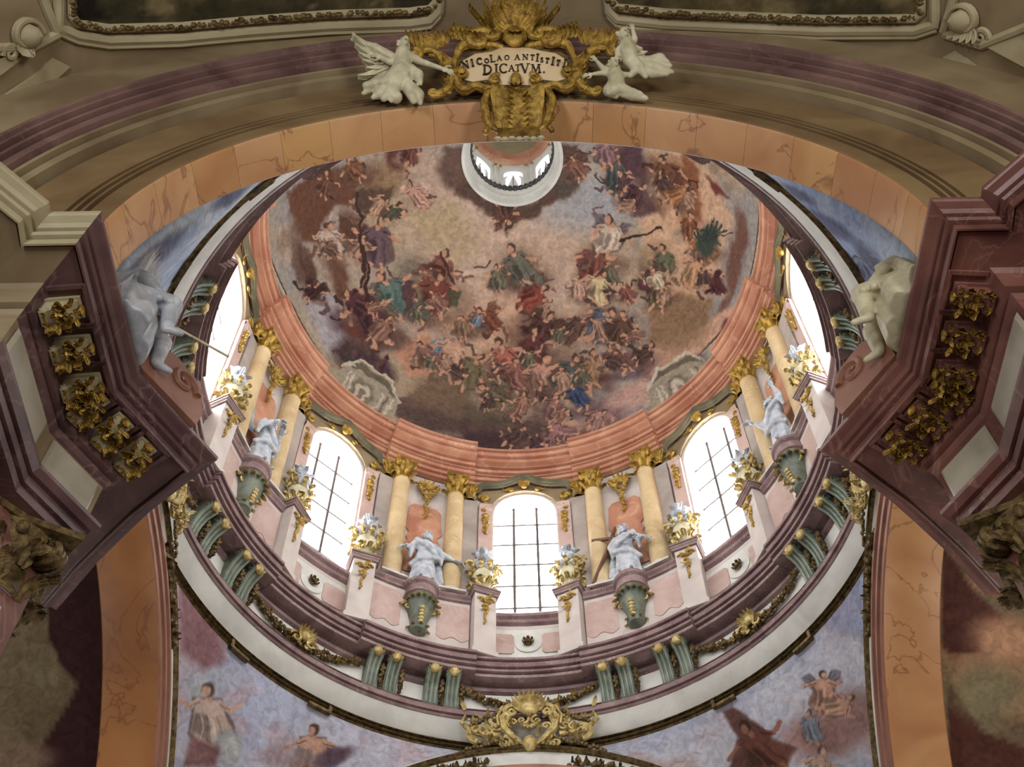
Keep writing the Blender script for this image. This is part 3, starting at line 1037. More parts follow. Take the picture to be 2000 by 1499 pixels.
SIDES = {'far': ((0.2, AX[1]+AS, ZC), (1, 0, 0), (0, -1, 0)), 'left': ((-AS, AX[1], ZC), (0, 1, 0), (1, 0, 0)),
         'right': ((AS, AX[1], ZC), (0, 1, 0), (-1, 0, 0)), 'near': ((0.0, AX[1]-AN, ZC), (1, 0, 0), (0, 1, 0))}
arch_objs = {}
for nm, (o, e1, n) in SIDES.items():
    ri = RI if nm != 'near' else 7.78
    g = G(); g.grid(arcsurf(o, e1, n, [(ri, 0.0), (ri+.05, .04), (ri+.28, .04), (ri+.32, .12), (ri+.5, .12), (ri+.55, .05), (ri+.7, .05), (ri+.75, .14), (ri+.9, .14), (ri+.95, 0.0)], .015, PI-.015, 72))
    root = g.build('trim_%d' % (7 + list(SIDES).index(nm)), 'redlight', smooth=25)
    struct(root, {'far': 'rose moulded arch opening to the chancel at the bottom edge', 'left': 'rose moulded arch on the left of the crossing',
                  'right': 'rose moulded arch on the right of the crossing', 'near': 'crossing side of the near orange arch'}[nm], 'arch')
    arch_objs[nm] = root
    g = G(); g.grid(arcsurf(o, e1, n, [(ri+.93, .02), (RX-.28, .02)], .015, PI-.015, 72)); g.build('white_band', 'white', root)
    g = G(); g.grid(arcsurf(o, e1, n, [(RX-.3, .0), (RX-.26, .12), (RX-.16, .06), (RX-.1, .14), (RX, .02), (RX+.05, -.1)], .015, PI-.015, 72)); g.build('gilt_edge', 'golddark', root, smooth=25)
    if nm != 'near':
        g = G(); g.grid(arcsurf(o, e1, n, [(ri, 0.0), (ri, -.55), (ri-.03, -.6), (ri-.03, -1.6), (ri+.05, -1.65), (ri+1.2, -1.65)], .015, PI-.015, 72))
        g.build('arch_soffit', 'soffit' if nm == 'right' else 'soffit2', root)

# frescoed pendentives between the arches
wall_names = ['wall_far_right', 'wall_near_right', 'wall_near_left', 'wall_far_left']
pend_label = ['grey blue corner fresco with cherubs at the lower right', 'pale blue corner fresco at the upper right',
              'pale blue corner fresco at the upper left', 'lilac corner fresco with figures at the lower left']
for q in range(4):
    a0 = AS if q in (0, 2, 3) else AN                # plane met at theta 0
    pa = [AS, AS, AN, AS][q]                          # far, right, near, left
    pb = [AS, AN, AS, AS][q]
    na, ns = (460, 200) if q in (0, 3) else (240, 110)
    Pq = np.zeros((na, ns, 3))
    for i, th in enumerate(np.linspace(0, 90, na)):
        t = math.radians(th)
        cands = [(pa/max(math.cos(t), 1e-6), 'a'), (pb/max(math.sin(t), 1e-6), 'b'), (13.6/math.cos(t-PI/4), 'c')]
        rho, wch = min(cands)
        if wch == 'c':
            da = pa*math.sqrt(2)*0+math.hypot(rho*math.cos(t)-pa, rho*math.sin(t)-(13.6*math.sqrt(2)-pa))
            db = math.hypot(rho*math.sin(t)-pb, rho*math.cos(t)-(13.6*math.sqrt(2)-pb))
            za = ZC + math.sqrt(max(0.0, RX**2-(13.6*math.sqrt(2)-pa)**2)) - 6*da
            zb_ = ZC + math.sqrt(max(0.0, RX**2-(13.6*math.sqrt(2)-pb)**2)) - 6*db
            zb = max(ZC-.5, za, zb_)
        else:
            tt = pa*math.tan(t) if wch == 'a' else pb/math.tan(t)
            zb = ZC + math.sqrt(max(0.0, RX**2 - tt*tt))
        for j, s in enumerate(np.linspace(0, 1, ns)):
            R_ = 11.38 + (rho-11.38)*s**1.25
            z_ = 32.98 + (min(zb, 32.7)-32.98)*s
            Pq[i, j] = pol(q*90+th, R_, z_)
    me, V = fast_grid(wall_names[q], Pq)
    n1, n2 = fbm(V, 0.35, 5, 30+q), fbm(V, 0.8, 5, 60+q)
    c1, c2, c3 = {0: ((204, 204, 212), (182, 186, 204), (196, 172, 168)), 1: ((182, 198, 224), (156, 174, 208), (196, 208, 224)),
                  2: ((196, 210, 228), (166, 184, 212), (214, 222, 228)), 3: ((206, 204, 216), (188, 194, 216), (200, 180, 186))}[q]
    k = sstep(.35, .65, n1)[:, None]
    b_ = np.array(c1, float)*(1-k) + np.array(c2, float)*k
    k = sstep(.52, .66, n2)[:, None]*.7
    b_ = b_*(1-k) + np.array(c3, float)*k
    pt = Painter(V, b_, warp=5, freq=1.2, seed=70+q)
    if q == 3:
        pt.Pg([(345, 1110), (420, 1170), (440, 1290), (400, 1310), (350, 1270)], (150, 112, 116), 14)
        pt.E(420, 1330, 60, 22, -10, (186, 190, 206), .5)
        pt.E(388, 1350, 18, 30, 10, (196, 200, 206), .3)
        pt.fig(408, 1400, 66, 5, (214, 190, 176), (220, 180, 160), 1)
        pt.E(445, 1460, 28, 34, 0, (176, 180, 182), .3); pt.E(445, 1460, 20, 26, 0, (204, 206, 204), .3)
        pt.Pg([(370, 1440), (430, 1460), (420, 1499), (360, 1499)], (150, 112, 112), 6)
        pt.fig(612, 1470, 56, 10, (206, 164, 142), (200, 150, 126), 2, (136, 150, 176))
        pt.E(650, 1480, 44, 16, -20, (104, 84, 96), .4)
        pt.E(560, 1480, 60, 20, 0, (172, 150, 154), .5, .7)
    elif q == 0:
        pt.Pg([(1640, 1130), (1690, 1100), (1690, 1250), (1640, 1220)], (150, 162, 190), 16)
        pt.E(1640, 1180, 40, 60, 0, (156, 156, 178), .6)
        pt.E(1660, 1400, 70, 50, -10, (158, 126, 120), .5)
        pt.E(1600, 1440, 70, 40, 0, (160, 124, 118), .5)
        pt.fig(1610, 1350, 40, -10, (206, 160, 136), (206, 160, 136), 3, None, (136, 130, 140))
        pt.fig(1640, 1380, 36, 60, (210, 166, 142), (206, 160, 136), 4)
        pt.fig(1580, 1420, 34, 5, (140, 146, 156), (196, 150, 128), 5)
        pt.Pg([(1410, 1390), (1430, 1380), (1490, 1420), (1540, 1480), (1540, 1510), (1420, 1510), (1440, 1440)], (104, 72, 64), 5)
        pt.fig(1480, 1460, 60, -25, (112, 70, 58), (150, 104, 84), 6)
        pt.fig(1600, 1500, 44, 0, (196, 170, 150), (214, 178, 154), 7)
    elif q == 2:
        pt.E(330, 460, 90, 14, -38, (198, 208, 216), .5)
        pt.Pg([(235, 540), (300, 480), (370, 440), (330, 500), (260, 555)], (118, 122, 146), 6)
        pt.fig(290, 515, 34, 50, (196, 196, 196), (196, 190, 186), 8)
        pt.E(450, 385, 40, 12, -35, (112, 116, 142), .5)
    else:
        pt.E(1620, 440, 60, 12, 32, (96, 104, 138), .5)
        pt.E(1560, 380, 40, 8, 30, (104, 108, 136), .5)
        pt.E(1700, 510, 44, 14, 50, (100, 108, 140), .5)
        pt.fig(1690, 520, 30, -50, (118, 126, 156), (150, 158, 176), 9)
    pt.done(me)
    me.materials.append(M['paint'])
    struct(mo(wall_names[q], me), pend_label[q], 'fresco')

# transept and chancel vaults beyond the arches, painted
for nm in ('left', 'right', 'far'):
    o, e1, n = SIDES[nm]
    prof = [(8.75, -d) for d in np.linspace(1.6, 13, 90)] + [(8.75*(1-t)+.3, -13-3*math.sin(t*1.5)) for t in np.linspace(.02, .95, 60)]
    Pv = arcsurf(o, e1, n, prof, -.35, PI+.35, 260)
    me, V = fast_grid('ceiling_'+nm, Pv)
    n1, n2 = fbm(V, .25, 4, 91), fbm(V, .6, 5, 95)
    k = sstep(.35, .65, n1)[:, None]
    b_ = np.array((150, 138, 112), float)*(1-k) + np.array((122, 106, 84), float)*k
    if nm == 'right':
        k2 = sstep(.45, .6, n2)[:, None]*.7
        b_ = b_*(1-k2) + np.array((196, 150, 118), float)*k2
    pt = Painter(V, b_, warp=5, freq=.6, seed=99)
    if nm == 'left':
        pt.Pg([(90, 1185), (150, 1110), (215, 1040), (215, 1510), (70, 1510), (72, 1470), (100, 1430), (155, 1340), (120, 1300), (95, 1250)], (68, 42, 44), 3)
        pt.E(40, 1480, 60, 30, 0, (150, 128, 110), .6)
    elif nm == 'right':
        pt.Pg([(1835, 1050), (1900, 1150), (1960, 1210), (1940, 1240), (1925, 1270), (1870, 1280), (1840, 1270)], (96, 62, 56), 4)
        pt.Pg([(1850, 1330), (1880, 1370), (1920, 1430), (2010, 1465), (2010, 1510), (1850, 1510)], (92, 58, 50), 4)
        pt.E(1960, 1250, 60, 40, 20, (216, 170, 136), .6)
        pt.E(1930, 1350, 70, 50, 0, (150, 142, 112), .6)
    else:
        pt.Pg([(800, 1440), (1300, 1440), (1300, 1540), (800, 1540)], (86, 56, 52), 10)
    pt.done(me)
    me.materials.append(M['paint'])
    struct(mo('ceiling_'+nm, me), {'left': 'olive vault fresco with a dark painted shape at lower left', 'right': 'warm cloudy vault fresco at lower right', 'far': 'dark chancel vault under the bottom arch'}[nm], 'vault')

# ------------------------------------------------------------------ near arch: soffit, face, archivolt
OA = (0.0, 0.0, ZC)
EX, EY = (1, 0, 0), (0, 1, 0)
g = G(); g.grid(arcsurf(OA, EX, EY, [(7.9, 9.4), (7.94, 9.37), (8.34, 9.37), (8.35, 9.65), (8.45, 9.65), (8.46, 9.36), (8.53, 9.36), (8.54, 9.65), (8.64, 9.65), (8.65, 9.36), (8.72, 9.36), (8.73, 9.65), (8.83, 9.65), (8.84, 9.37), (9.96, 9.36), (9.98, 9.7), (10.06, 9.7)], .014, PI-.014, 90))
near = g.build('wall_near', 'brownface', smooth=25)
struct(near, 'broad near arch with orange marble soffit framing the dome', 'arch')
ths = np.linspace(.014, PI-.014, 20)
for i in range(19):
    g = G(); g.grid(arcsurf(OA, EX, EY, [(7.9, 10.4), (7.78, 10.36), (7.8, 10.3), (7.86, 9.45), (7.9, 9.4), (8.0, 9.42)], ths[i]+.0004, ths[i+1]-.0004, 7))
    g.build('voussoir', ('soffit', 'soffit_b', 'soffit_c', 'soffit_b', 'soffit', 'soffit_c')[(i*5+i//3) % 6] if 4 < i < 15 else ('soffit_c' if i % 3 else 'soffit'), near)
g = G(); g.grid(arcsurf(OA, EX, EY, [(10.04, 9.4), (10.05, 9.14), (10.22, 9.1), (10.23, 9.25), (10.27, 9.25), (10.28, 8.98), (10.36, 8.96), (10.37, 9.15), (10.42, 9.15)], .014, PI-.014, 90))
g.build('inner_moulding', 'olive', near, smooth=25)
g = G(); g.grid(arcsurf(OA, EX, EY, [(10.4, 9.0), (10.42, 8.84), (10.58, 8.8), (10.59, 8.98), (10.64, 8.98), (10.65, 8.7), (10.72, 8.68), (10.73, 8.85), (10.77, 8.85), (10.78, 8.57), (10.84, 8.55), (10.86, 8.46), (10.93, 8.43), (11.0, 8.5)], .014, PI-.014, 90))
g.build('outer_moulding', 'purple', near, smooth=25)
g = G(); g.grid(arcsurf(OA, EX, EY, [(10.95, 8.5), (15.5, 8.5)], .014, PI-.014, 60))
g.build('spandrel', 'olive', near)
g = G(); g.grid(arcsurf(OA, EX, EY, [(8.0, 10.42), (9.4, 10.38), (15.5, 10.38)], .014, PI-.014, 60))
g.build('arch_back', 'rose', near)

# nave vault overhead
VW, VH, VE = 12.8, 11.2, 2.4


def zvault(x):
    return ZC + VH*max(0.0, 1-abs(x/VW)**VE)**(1/VE)


def vault_hit(u, v):
    d = ray(u, v)
    lo, hi = 5.0, 80.0
    for _ in range(50):
        t = (lo+hi)/2
        X = CAM + d*t
        if abs(X[0]) < VW and X[2] < zvault(X[0]):
            lo = t
        else:
            hi = t
    return CAM + d*lo


def vault_nrm(X):
    h = .01
    dz = (zvault(X[0]+h)-zvault(X[0]-h))/(2*h)
    n = np.array([dz, 0, -1.0])
    return n/np.linalg.norm(n)


g = G()
xs = VW*np.sin(np.linspace(-PI/2, PI/2, 61))
g.grid(np.array([[(x, y, zvault(x)) for x in xs] for y in np.linspace(8.55, -14, 16)]))
nv = g.build('ceiling_nave', 'olive')
struct(nv, 'olive stuccoed nave vault along the top edge', 'vault')


def on_vault(pts, off):
    out = []
    for (u, v) in pts:
        X = vault_hit(u, v)
        out.append(X + vault_nrm(X)*off)
    return np.array(out)


def dense(pts, step=14):
    out = []
    for (a, b) in zip(pts[:-1], pts[1:]):
        k = max(1, int(math.hypot(b[0]-a[0], b[1]-a[1])/step))
        out += [(a[0]+(b[0]-a[0])*i/k, a[1]+(b[1]-a[1])*i/k) for i in range(k)]
    return out + [pts[-1]]


frL = [(138, -170), (138, 30), (150, 46), (210, 55), (350, 51), (490, 38), (640, 27), (800, 22), (840, 16), (858, -4), (862, -170)]
frR = [(1184, -170), (1188, -4), (1205, 14), (1300, 24), (1440, 30), (1600, 37), (1790, 36), (1802, 24), (1802, -170)]
for nm, fr_, ofs in (('left', frL, -1), ('right', frR, 1)):
    dp = dense(fr_)
    cen = np.mean(np.array(fr_), 0)
    root = None
    # painting inside the frame
    k = len(dp)
    top = [(p[0], -170) for p in dp]
    Pm = np.array([on_vault([(a[0]*(1-t)+b[0]*t, a[1]*(1-t)+b[1]*t) for t in np.linspace(0, 1, 24)], .03) for a, b in zip(dp[1:-1], top[1:-1])])
    me, V = fast_grid('ceiling_painting', Pm)
    n1, n2 = fbm(V, .9, 5, 111), fbm(V, 2.2, 4, 113)
    kk = sstep(.35, .65, n1)[:, None]
    b_ = np.array((62, 58, 40), float)*(1-kk) + np.array((112, 98, 66), float)*kk
    kk = sstep(.58, .7, n2)[:, None]
    b_ = b_*(1-kk*.7) + np.array((142, 128, 92), float)*kk*.7
    pt = Painter(V, b_, 4, 1.5, 115)
    if nm == 'left':
        pt.Pg([(145, -100), (190, 10), (215, 40), (150, 42)], (36, 30, 24), 4)
    pt.done(me); me.materials.append(M['paint'])
    root = mo('ceiling_painting', me)
    tag(root, 'dark framed ceiling painting on the nave vault at the top %s' % nm, 'painting')
    g = G().tube(on_vault(dp, .05), .11, 8)
    Pb = on_vault(dense(fr_, 9), .1)
    g.build('gilt_frame', 'olivepale', root)
    g = G()
    for i, X in enumerate(Pb):
        g.ell(X + np.array([0, 0, -.02]) + np.random.RandomState(i).randn(3)*.02, (.1, .08, .08), 6, 4)
    g.build('leaf_border', 'golddark', root)
    # stone moulding round the frame
    fo = [(cen[0]+(p[0]-cen[0])*1.0 + (-26 if p[0] < 500 and ofs < 0 and p[0] < 145 else (26 if p[0] > 1795 else 0)), p[1]+(24 if p[1] > -100 else 0)) for p in fr_]
    Q = on_vault(dense(fo), .04)
    g = G().tube(Q, .13, 8)
    g.tube(on_vault(dense([(p[0], p[1]+12) for p in fo]), .05), .07, 6)
    g.build('stone_moulding', 'olivepale', root)


def vault_slab(name, poly, material, th=.06, label=None):
    A = on_vault(poly, .0); B = on_vault(poly, th)
    k = len(poly)
    g = G().add(np.concatenate([A, B]), [tuple(range(k)), tuple(range(2*k-1, k-1, -1))] + [(i, i+k, (i+1) % k+k, (i+1) % k) for i in range(k)])
    return g.build(name, material, nv, smooth=False)


for pl in ([(-40, 215), (60, 150), (100, 112), (135, 130), (70, 190), (-40, 268)], [(-40, 130), (20, 105), (40, 115), (0, 145), (-40, 165)],
           [(1842, 112), (1868, 98), (1960, 165), (2040, 225), (2040, 262), (1930, 180)], [(1905, 78), (1990, 60), (2040, 80), (2040, 150), (1960, 110)]):
    vault_slab('vault_panel', pl, 'olivepale')
for sg, pts in ((-1, [(60, -60), (95, 30), (110, 62)]), (-1, [(-40, 95), (60, 92), (112, 66)]), (1, [(1880, -60), (1858, 20), (1845, 62)]), (1, [(2040, 40), (1920, 88), (1846, 66)])):
    g = G().tube(on_vault(dense(pts), .04), .12, 8)
    g.build('vault_moulding', 'olivepale', nv)
for sg, (u, v), lab in ((-1, (35, 72), 'olive stucco scroll bracket in the upper left corner'), (1, (1898, 42), 'olive stucco scroll bracket in the upper right corner')):
    X = vault_hit(u, v); n = vault_nrm(X)
    e1 = np.array([1.0, 0, 0]); e1 -= n*(e1 @ n); e1 /= np.linalg.norm(e1)
    e2 = np.cross(n, e1)
    if e2 @ _U < 0:
        e2 = -e2
    t = thing('stucco_scroll', lab, 'bracket', tuple(X))
    g = G()
    for i in range(3):
        g.scroll(n*(.08+.06*i) + e1*(-.1*sg), e1*-sg, e2, .46, .07, 1.6, .07, .04, 30)
    g.scroll(e1*(.35*sg)-e2*.28+n*.1, e1*sg, e2, .22, .05, 1.4, .08, .05, 22)
    g.ell(-e1*.12*sg+n*.12, (.4, .3, .25), 10, 6)
    g.build('scroll', 'olivepale', t)
    g = G()
    for q in range(5):
        g.leaf(e1*(.25*sg*(q-2)*.4)-e2*.1+n*.2, e2*(-1.0)+e1*.25*(q-2), n, .42, .13, .5)
    g.build('acanthus_leaf', 'olivepale', t)

# ------------------------------------------------------------------ near piers: walls, great entablature
def sweep(path, prof, side=1, segs=None):
    """vertical-profile sweep along a plan polyline with mitred corners, outward to the left of travel"""
    path = np.array(path, float)
    d = np.diff(path, axis=0); d /= np.linalg.norm(d, axis=1)[:, None]
    nl = np.stack([-d[:, 1], d[:, 0]], 1)*side
    mit = [nl[0]]
    for i in range(1, len(path)-1):
        m = nl[i-1]+nl[i]; m /= np.linalg.norm(m)
        mit.append(m/(m @ nl[i]))
    mit.append(nl[-1])
    gs = G()
    for i in (segs or range(len(path)-1)):
        Pp = [[(path[k][0]+mit[k][0]*dd, path[k][1]+mit[k][1]*dd, z) for dd, z in prof] for k in (i, i+1)]
        gs.grid(np.array(Pp))
    return gs


BODY = [(12.6, -14.6), (10.15, -12.0), (10.2, -10.9), (9.1, -10.9), (8.95, -8.45), (8.15, -7.2), (8.75, -6.72), (9.45, -6.05), (10.2, -5.3), (10.9, -4.5), (15.0, -4.5)]
ARCHI = [(-.6, 19.55), (0.0, 19.55), (0.0, 19.78), (-.1, 19.79), (-.1, 19.83), (.06, 19.84), (.06, 20.06), (-.04, 20.07), (-.04, 20.11), (.12, 20.12), (.22, 20.24), (.22, 20.34), (.0, 20.38)]
FRIEZE = [(.0, 20.36), (.0, 21.56)]
BED = [(0.0, 21.54), (.06, 21.58), (.12, 21.7), (-.02, 21.71), (-.02, 21.76), (.22, 21.78), (.22, 22.36), (.3, 22.44), (1.0, 22.48), (1.02, 22.6), (1.06, 22.6), (1.06, 22.4)]
CORONA = [(1.06, 22.4), (1.1, 22.4), (1.1, 22.6), (1.0, 22.61), (1.0, 22.66), (1.16, 22.68), (1.2, 22.74), (1.1, 22.75), (1.1, 22.8), (1.24, 22.82), (1.3, 22.9), (1.42, 22.96), (1.45, 23.0), (1.45, 23.1), (-.5, 23.16)]


def modillion_meshes():
    g = G()
    out = [(0, 0), (0, .42), (-.72, .42), (-.74, .3), (-.64, .22), (-.46, .16), (-.28, .06), (-.14, -.04), (-.02, -.04)]
    g.extrude(out, (0, 1, 0), (0, 0, 1), (1, 0, 0), (-.17, 0, 0), .34)
    g.box((0, -.38, .44), (.48, .8, .1))
    for sg in (-1, 1):
        g.scroll((sg*.18, -.6, .28), (0, -1, 0), (0, 0, 1), .12, .03, 1.6, .03, .02, 18, m=5)
        g.scroll((sg*.18, -.12, .08), (0, 1, 0), (0, 0, -1), .1, .03, 1.4, .03, .02, 14, m=5)
    a = g.mesh('bracket', 35)
    g = G()
    r = random.Random(2)
    for k in range(54):
        c = np.array([r.uniform(-.22, .22), -.08-.62*r.random(), 0])
        c[2] = -.06+.32*max(0, -c[1]-.1)
        d = np.array([c[0]*4+r.uniform(-.4, .4), r.uniform(-1, .3), r.uniform(-.5, .2)])
        g.leaf(c, d, (r.uniform(-.3, .3), -.3, -1), .26, .085, r.uniform(.5, 1.0))
    for q in range(10):
        a_ = q*PI/5
        g.leaf((0, -.72, .24), (math.cos(a_), -.3, math.sin(a_)), (0, -1, -.2), .24, .08, .7)
    g.ell((0, -.76, .24), .07, 7, 5)
    b = g.mesh('gilt_leaf', True)
    g = G()                                          # coffer mould on the soffit round the bracket
    for sx in (-1, 1):
        g.box((sx*.46, -.5, .44), (.09, .8, .07))
    g.box((0, -.92, .44), (1.0, .09, .07))
    c = g.mesh('coffer_moulding', False)
    return a, b, c


mod_a, mod_b, mod_c = modillion_meshes()
mod_a2 = mod_a.copy()
mod_b.materials.append(M['gold'])
for s, nm, mt_e, mt_f in ((-1, 'left', 'maroon', 'olive'), (1, 'right', 'red', 'red')):
    path = [(s*x, AX[1]+y) for x, y in BODY]
    sd = 1 if s > 0 else -1
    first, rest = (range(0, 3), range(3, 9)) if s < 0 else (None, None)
    g = sweep(path, CORONA, sd, rest)
    root = g.build('trim_%d' % (11 if s < 0 else 12), mt_e, smooth=25)
    struct(root, 'dark red marble cornice with sharp corner on the %s pier' % nm, 'cornice')
    if first:  # light falling on the nave-facing run is put into its olive colour
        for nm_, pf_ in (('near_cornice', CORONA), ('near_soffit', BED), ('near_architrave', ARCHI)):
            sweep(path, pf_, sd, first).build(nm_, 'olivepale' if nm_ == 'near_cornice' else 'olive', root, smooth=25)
    sweep(path, BED, sd, rest).build('cornice_soffit', mt_e, root, smooth=25)
    sweep(path, FRIEZE, sd).build('frieze', mt_f, root, smooth=False)
    sweep(path, ARCHI, sd, rest).build('architrave', mt_e, root, smooth=25)
    # frieze panels with raised edges
    def P2(i, t, d, z):
        a, b = np.array(path[i]), np.array(path[i+1])
        v = (b-a)/np.linalg.norm(b-a)
        nl = np.array([-v[1], v[0]])*sd
        p = a+(b-a)*t+nl*d
        return (p[0], p[1], z)
    for (i, t0, t1) in ((3, .06, .9), (4, .08, .93)):
        g = G()
        q = [P2(i, t0, .02, 20.5), P2(i, t1, .02, 20.5), P2(i, t1, .02, 21.46), P2(i, t0, .02, 21.46)]
        q2 = [P2(i, t0+.04, .07, 20.56), P2(i, t1-.04, .07, 20.56), P2(i, t1-.04, .07, 21.4), P2(i, t0+.04, .07, 21.4)]
        g.add(q+q2, [(4, 5, 6, 7), (0, 1, 5, 4), (1, 2, 6, 5), (2, 3, 7, 6), (3, 0, 4, 7)])
        g.build('frieze_panel', 'panel', root, smooth=False)
    # modillions along the soffit
    ma = mod_a if s > 0 else mod_a2
    if not ma.materials:
        ma.materials.append(M['olivepale'] if s < 0 else M['red'])
    mc = mod_c if s < 0 else mod_c.copy()
    mc.materials.clear(); mc.materials.append(M[mt_e])
    spots = [(3, .1), (3, .43), (3, .77), (4, .1), (4, .56), (4, 1.02), (0, .6), (0, .3)]
    for (i, t) in spots:
        a, b = np.array(path[i]), np.array(path[i+1])
        v = (b-a)/np.linalg.norm(b-a)
        nl = np.array([-v[1], v[0]])*sd
        p = a+(b-a)*t+nl*.22
        rz = math.atan2(nl[1], nl[0])+PI/2             # local -y looks outwards
        mo_ = mo('modillion', ma, root, (p[0], p[1], 21.98), rz)
        mo_.scale = (.9, .88, 1.0)
        mo('gilt_leaf', mod_b, mo_)
        mo('coffer_moulding', mc, mo_)
    # pier shaft under the entablature
    inner = [(s*(x+.35), AX[1]+y) for x, y in BODY[2:-1]]
    poly = inner + [(s*13.5, AX[1]-4.6), (s*13.5, AX[1]-10.6)]
    g = G().extrude(poly, (1, 0, 0), (0, 1, 0), (0, 0, 1), (0, 0, -1.6), 21.3)
    pr = g.build('wall_pier_%s' % nm, 'red', smooth=False)
    struct(pr, 'pier carrying the near arch on the %s, mostly below the frame' % nm, 'pier')

# nave side walls just behind the near piers
for s, nm in ((-1, 'left'), (1, 'right')):
    g = G().box((s*13.35, 6.6, 14.0), (.5, 7.8, 31.2))
    struct(g.build('wall_%s' % nm, 'olive', smooth=False), 'nave side wall on the %s, outside the frame' % nm, 'wall')

# floor far below
g = G().add([(-40, -30, -1.6), (40, -30, -1.6), (40, 60, -1.6), (-40, 60, -1.6)], [(0, 1, 2, 3)])
struct(g.build('floor', 'floor', smooth=False), 'marble floor below the frame', 'floor')

# ================================================================== ornaments and figures
def polar_thing(name, label, cat, az, R, z, group=None):
    return thing(name, label, cat, pol(az, R, z), rzof(az), group)


def capital_mesh(r, h, rows=2, n=8, vol=True):
    g = G()
    g.lathe([(r*.98, 0), (r*1.06, .04*h), (r*.98, .08*h), (r*.95, .5*h), (r*1.2, .86*h), (r*1.22, .9*h)], 16)
    for k in range(rows):
        for i in range(n):
            a = 2*PI*(i+.5*(k % 2))/n
            d = np.array([math.cos(a), math.sin(a), 0])
            g.leaf(d*r*.98+np.array([0, 0, h*(.05+.32*k)]), np.array([0, 0, 1])+d*.15, d, h*.52, r*.34, .9)
    if vol:
        for i in range(4):
            a = PI/4+i*PI/2
            d = np.array([math.cos(a), math.sin(a), 0])
            g.scroll(d*r*1.32+np.array([0, 0, h*.74]), d, np.array([0, 0, 1.0]), h*.18, h*.04, 1.7, h*.06, h*.035, 20, start=PI/2, m=5)
    q = r*1.42
    g.extrude([(q, q), (q*.82, .0), (q, -q), (0, -q*.82), (-q, -q), (-q*.82, 0), (-q, q), (0, q*.82)], (1, 0, 0), (0, 1, 0), (0, 0, 1), (0, 0, h*.9), h*.1)
    return g


# ---- drum columns
g = G()
HC = 47.05-40.14
g.lathe([(.40, .32), (.415, .36), (.405, HC*.3), (.39, HC*.55), (.35, HC-.08), (.37, HC-.04), (.35, HC)], 20)
col_shaft = g.mesh('shaft', 30); col_shaft.materials.append(M['yellow'])
g = G()
g.lathe([(.0, 0), (.52, 0), (.52, .1), (.5, .12), (.53, .17), (.5, .22), (.44, .24), (.46, .28), (.44, .33), (.4, .34)], 20)
g.box((0, 0, .05), (1.06, 1.06, .1))
col_base = g.mesh('base', 30); col_base.materials.append(M['rose'])
col_cap = capital_mesh(.36, 1.28).mesh('capital', 40); col_cap.materials.append(M['gold'])
sname = {SA[0]: 'the statue in a shadowed niche at far left', SA[1]: 'the statue with an outstretched bare arm', SA[2]: 'the statue beside the long wooden cross', SA[3]: 'the statue with raised arms at far right'}
for s in SA[:4]:
    for sg in (-1, 1):
        a = s+sg*6.5
        t = polar_thing('column', 'yellow marble column with gilt capital just %s of %s' % ('left' if sg < 0 else 'right', sname[s]), 'column', a, 10.74, 40.14, 'columns round the drum')
        mo('base', col_base, t); mo('shaft', col_shaft, t); mo('capital', col_cap, t, (0, 0, HC))
# pilasters beside the columns and jambs beside the windows
pc = capital_mesh(.2, 1.0, 2, 6, True).mesh('pilaster_capital', 40); pc.materials.append(M['gold'])
g = G().grid(ring([(11.0, 40.1), (10.8, 40.12), (10.8, 47.2), (11.0, 47.2)], np.linspace(-1.7, 1.7, 4)))
for e in (-1.7, 1.7):
    g.grid(np.array([[pol(e, r, z) for r in (10.8, 11.0)] for z in (40.1, 47.2)]))
pil = polar_mesh(g, 'pilaster', 'grey')
g = G().grid(ring([(11.0, 40.1), (10.84, 40.1), (10.84, 46.6), (10.76, 46.7), (10.74, 47.0), (11.0, 47.05)], np.linspace(-1.5, 1.5, 4)))
for e in (-1.5, 1.5):
    g.grid(np.array([[pol(e, r, z) for r in (10.84, 11.0)] for z in (40.1, 47.0)]))
jam = polar_mesh(g, 'window_jamb', 'pink')
g = G()
for k in range(6):
    g.ell((0, 0, -.24*k), (.18-.02*k, .08, .15), 6, 4)
    g.ell((random.uniform(-.12, .12), -.02, -.1-.24*k), (.08, .08, .08), 5, 4)
    g.leaf((0, -.04, -.24*k), (random.choice((-1, 1)), -.3, -.2), (0, -1, 0), .26, .07, .5)
jdr = g.mesh('jamb_drop', True); jdr.materials.append(M['gold'])
for s in SA[:4]:
    for sg in (-1, 1):
        polar_obj('pilaster', pil, drum, s+sg*10.0)
        mo('pilaster_capital', pc, drum, pol(s+sg*10.0, 10.86, 47.2), rzof(s+sg*10.0))
        polar_obj('window_jamb', jam, drum, s+sg*13.6)
        mo('jamb_drop', jdr, drum, pol(s+sg*13.6, 10.8, 46.2), rzof(s+sg*13.6))

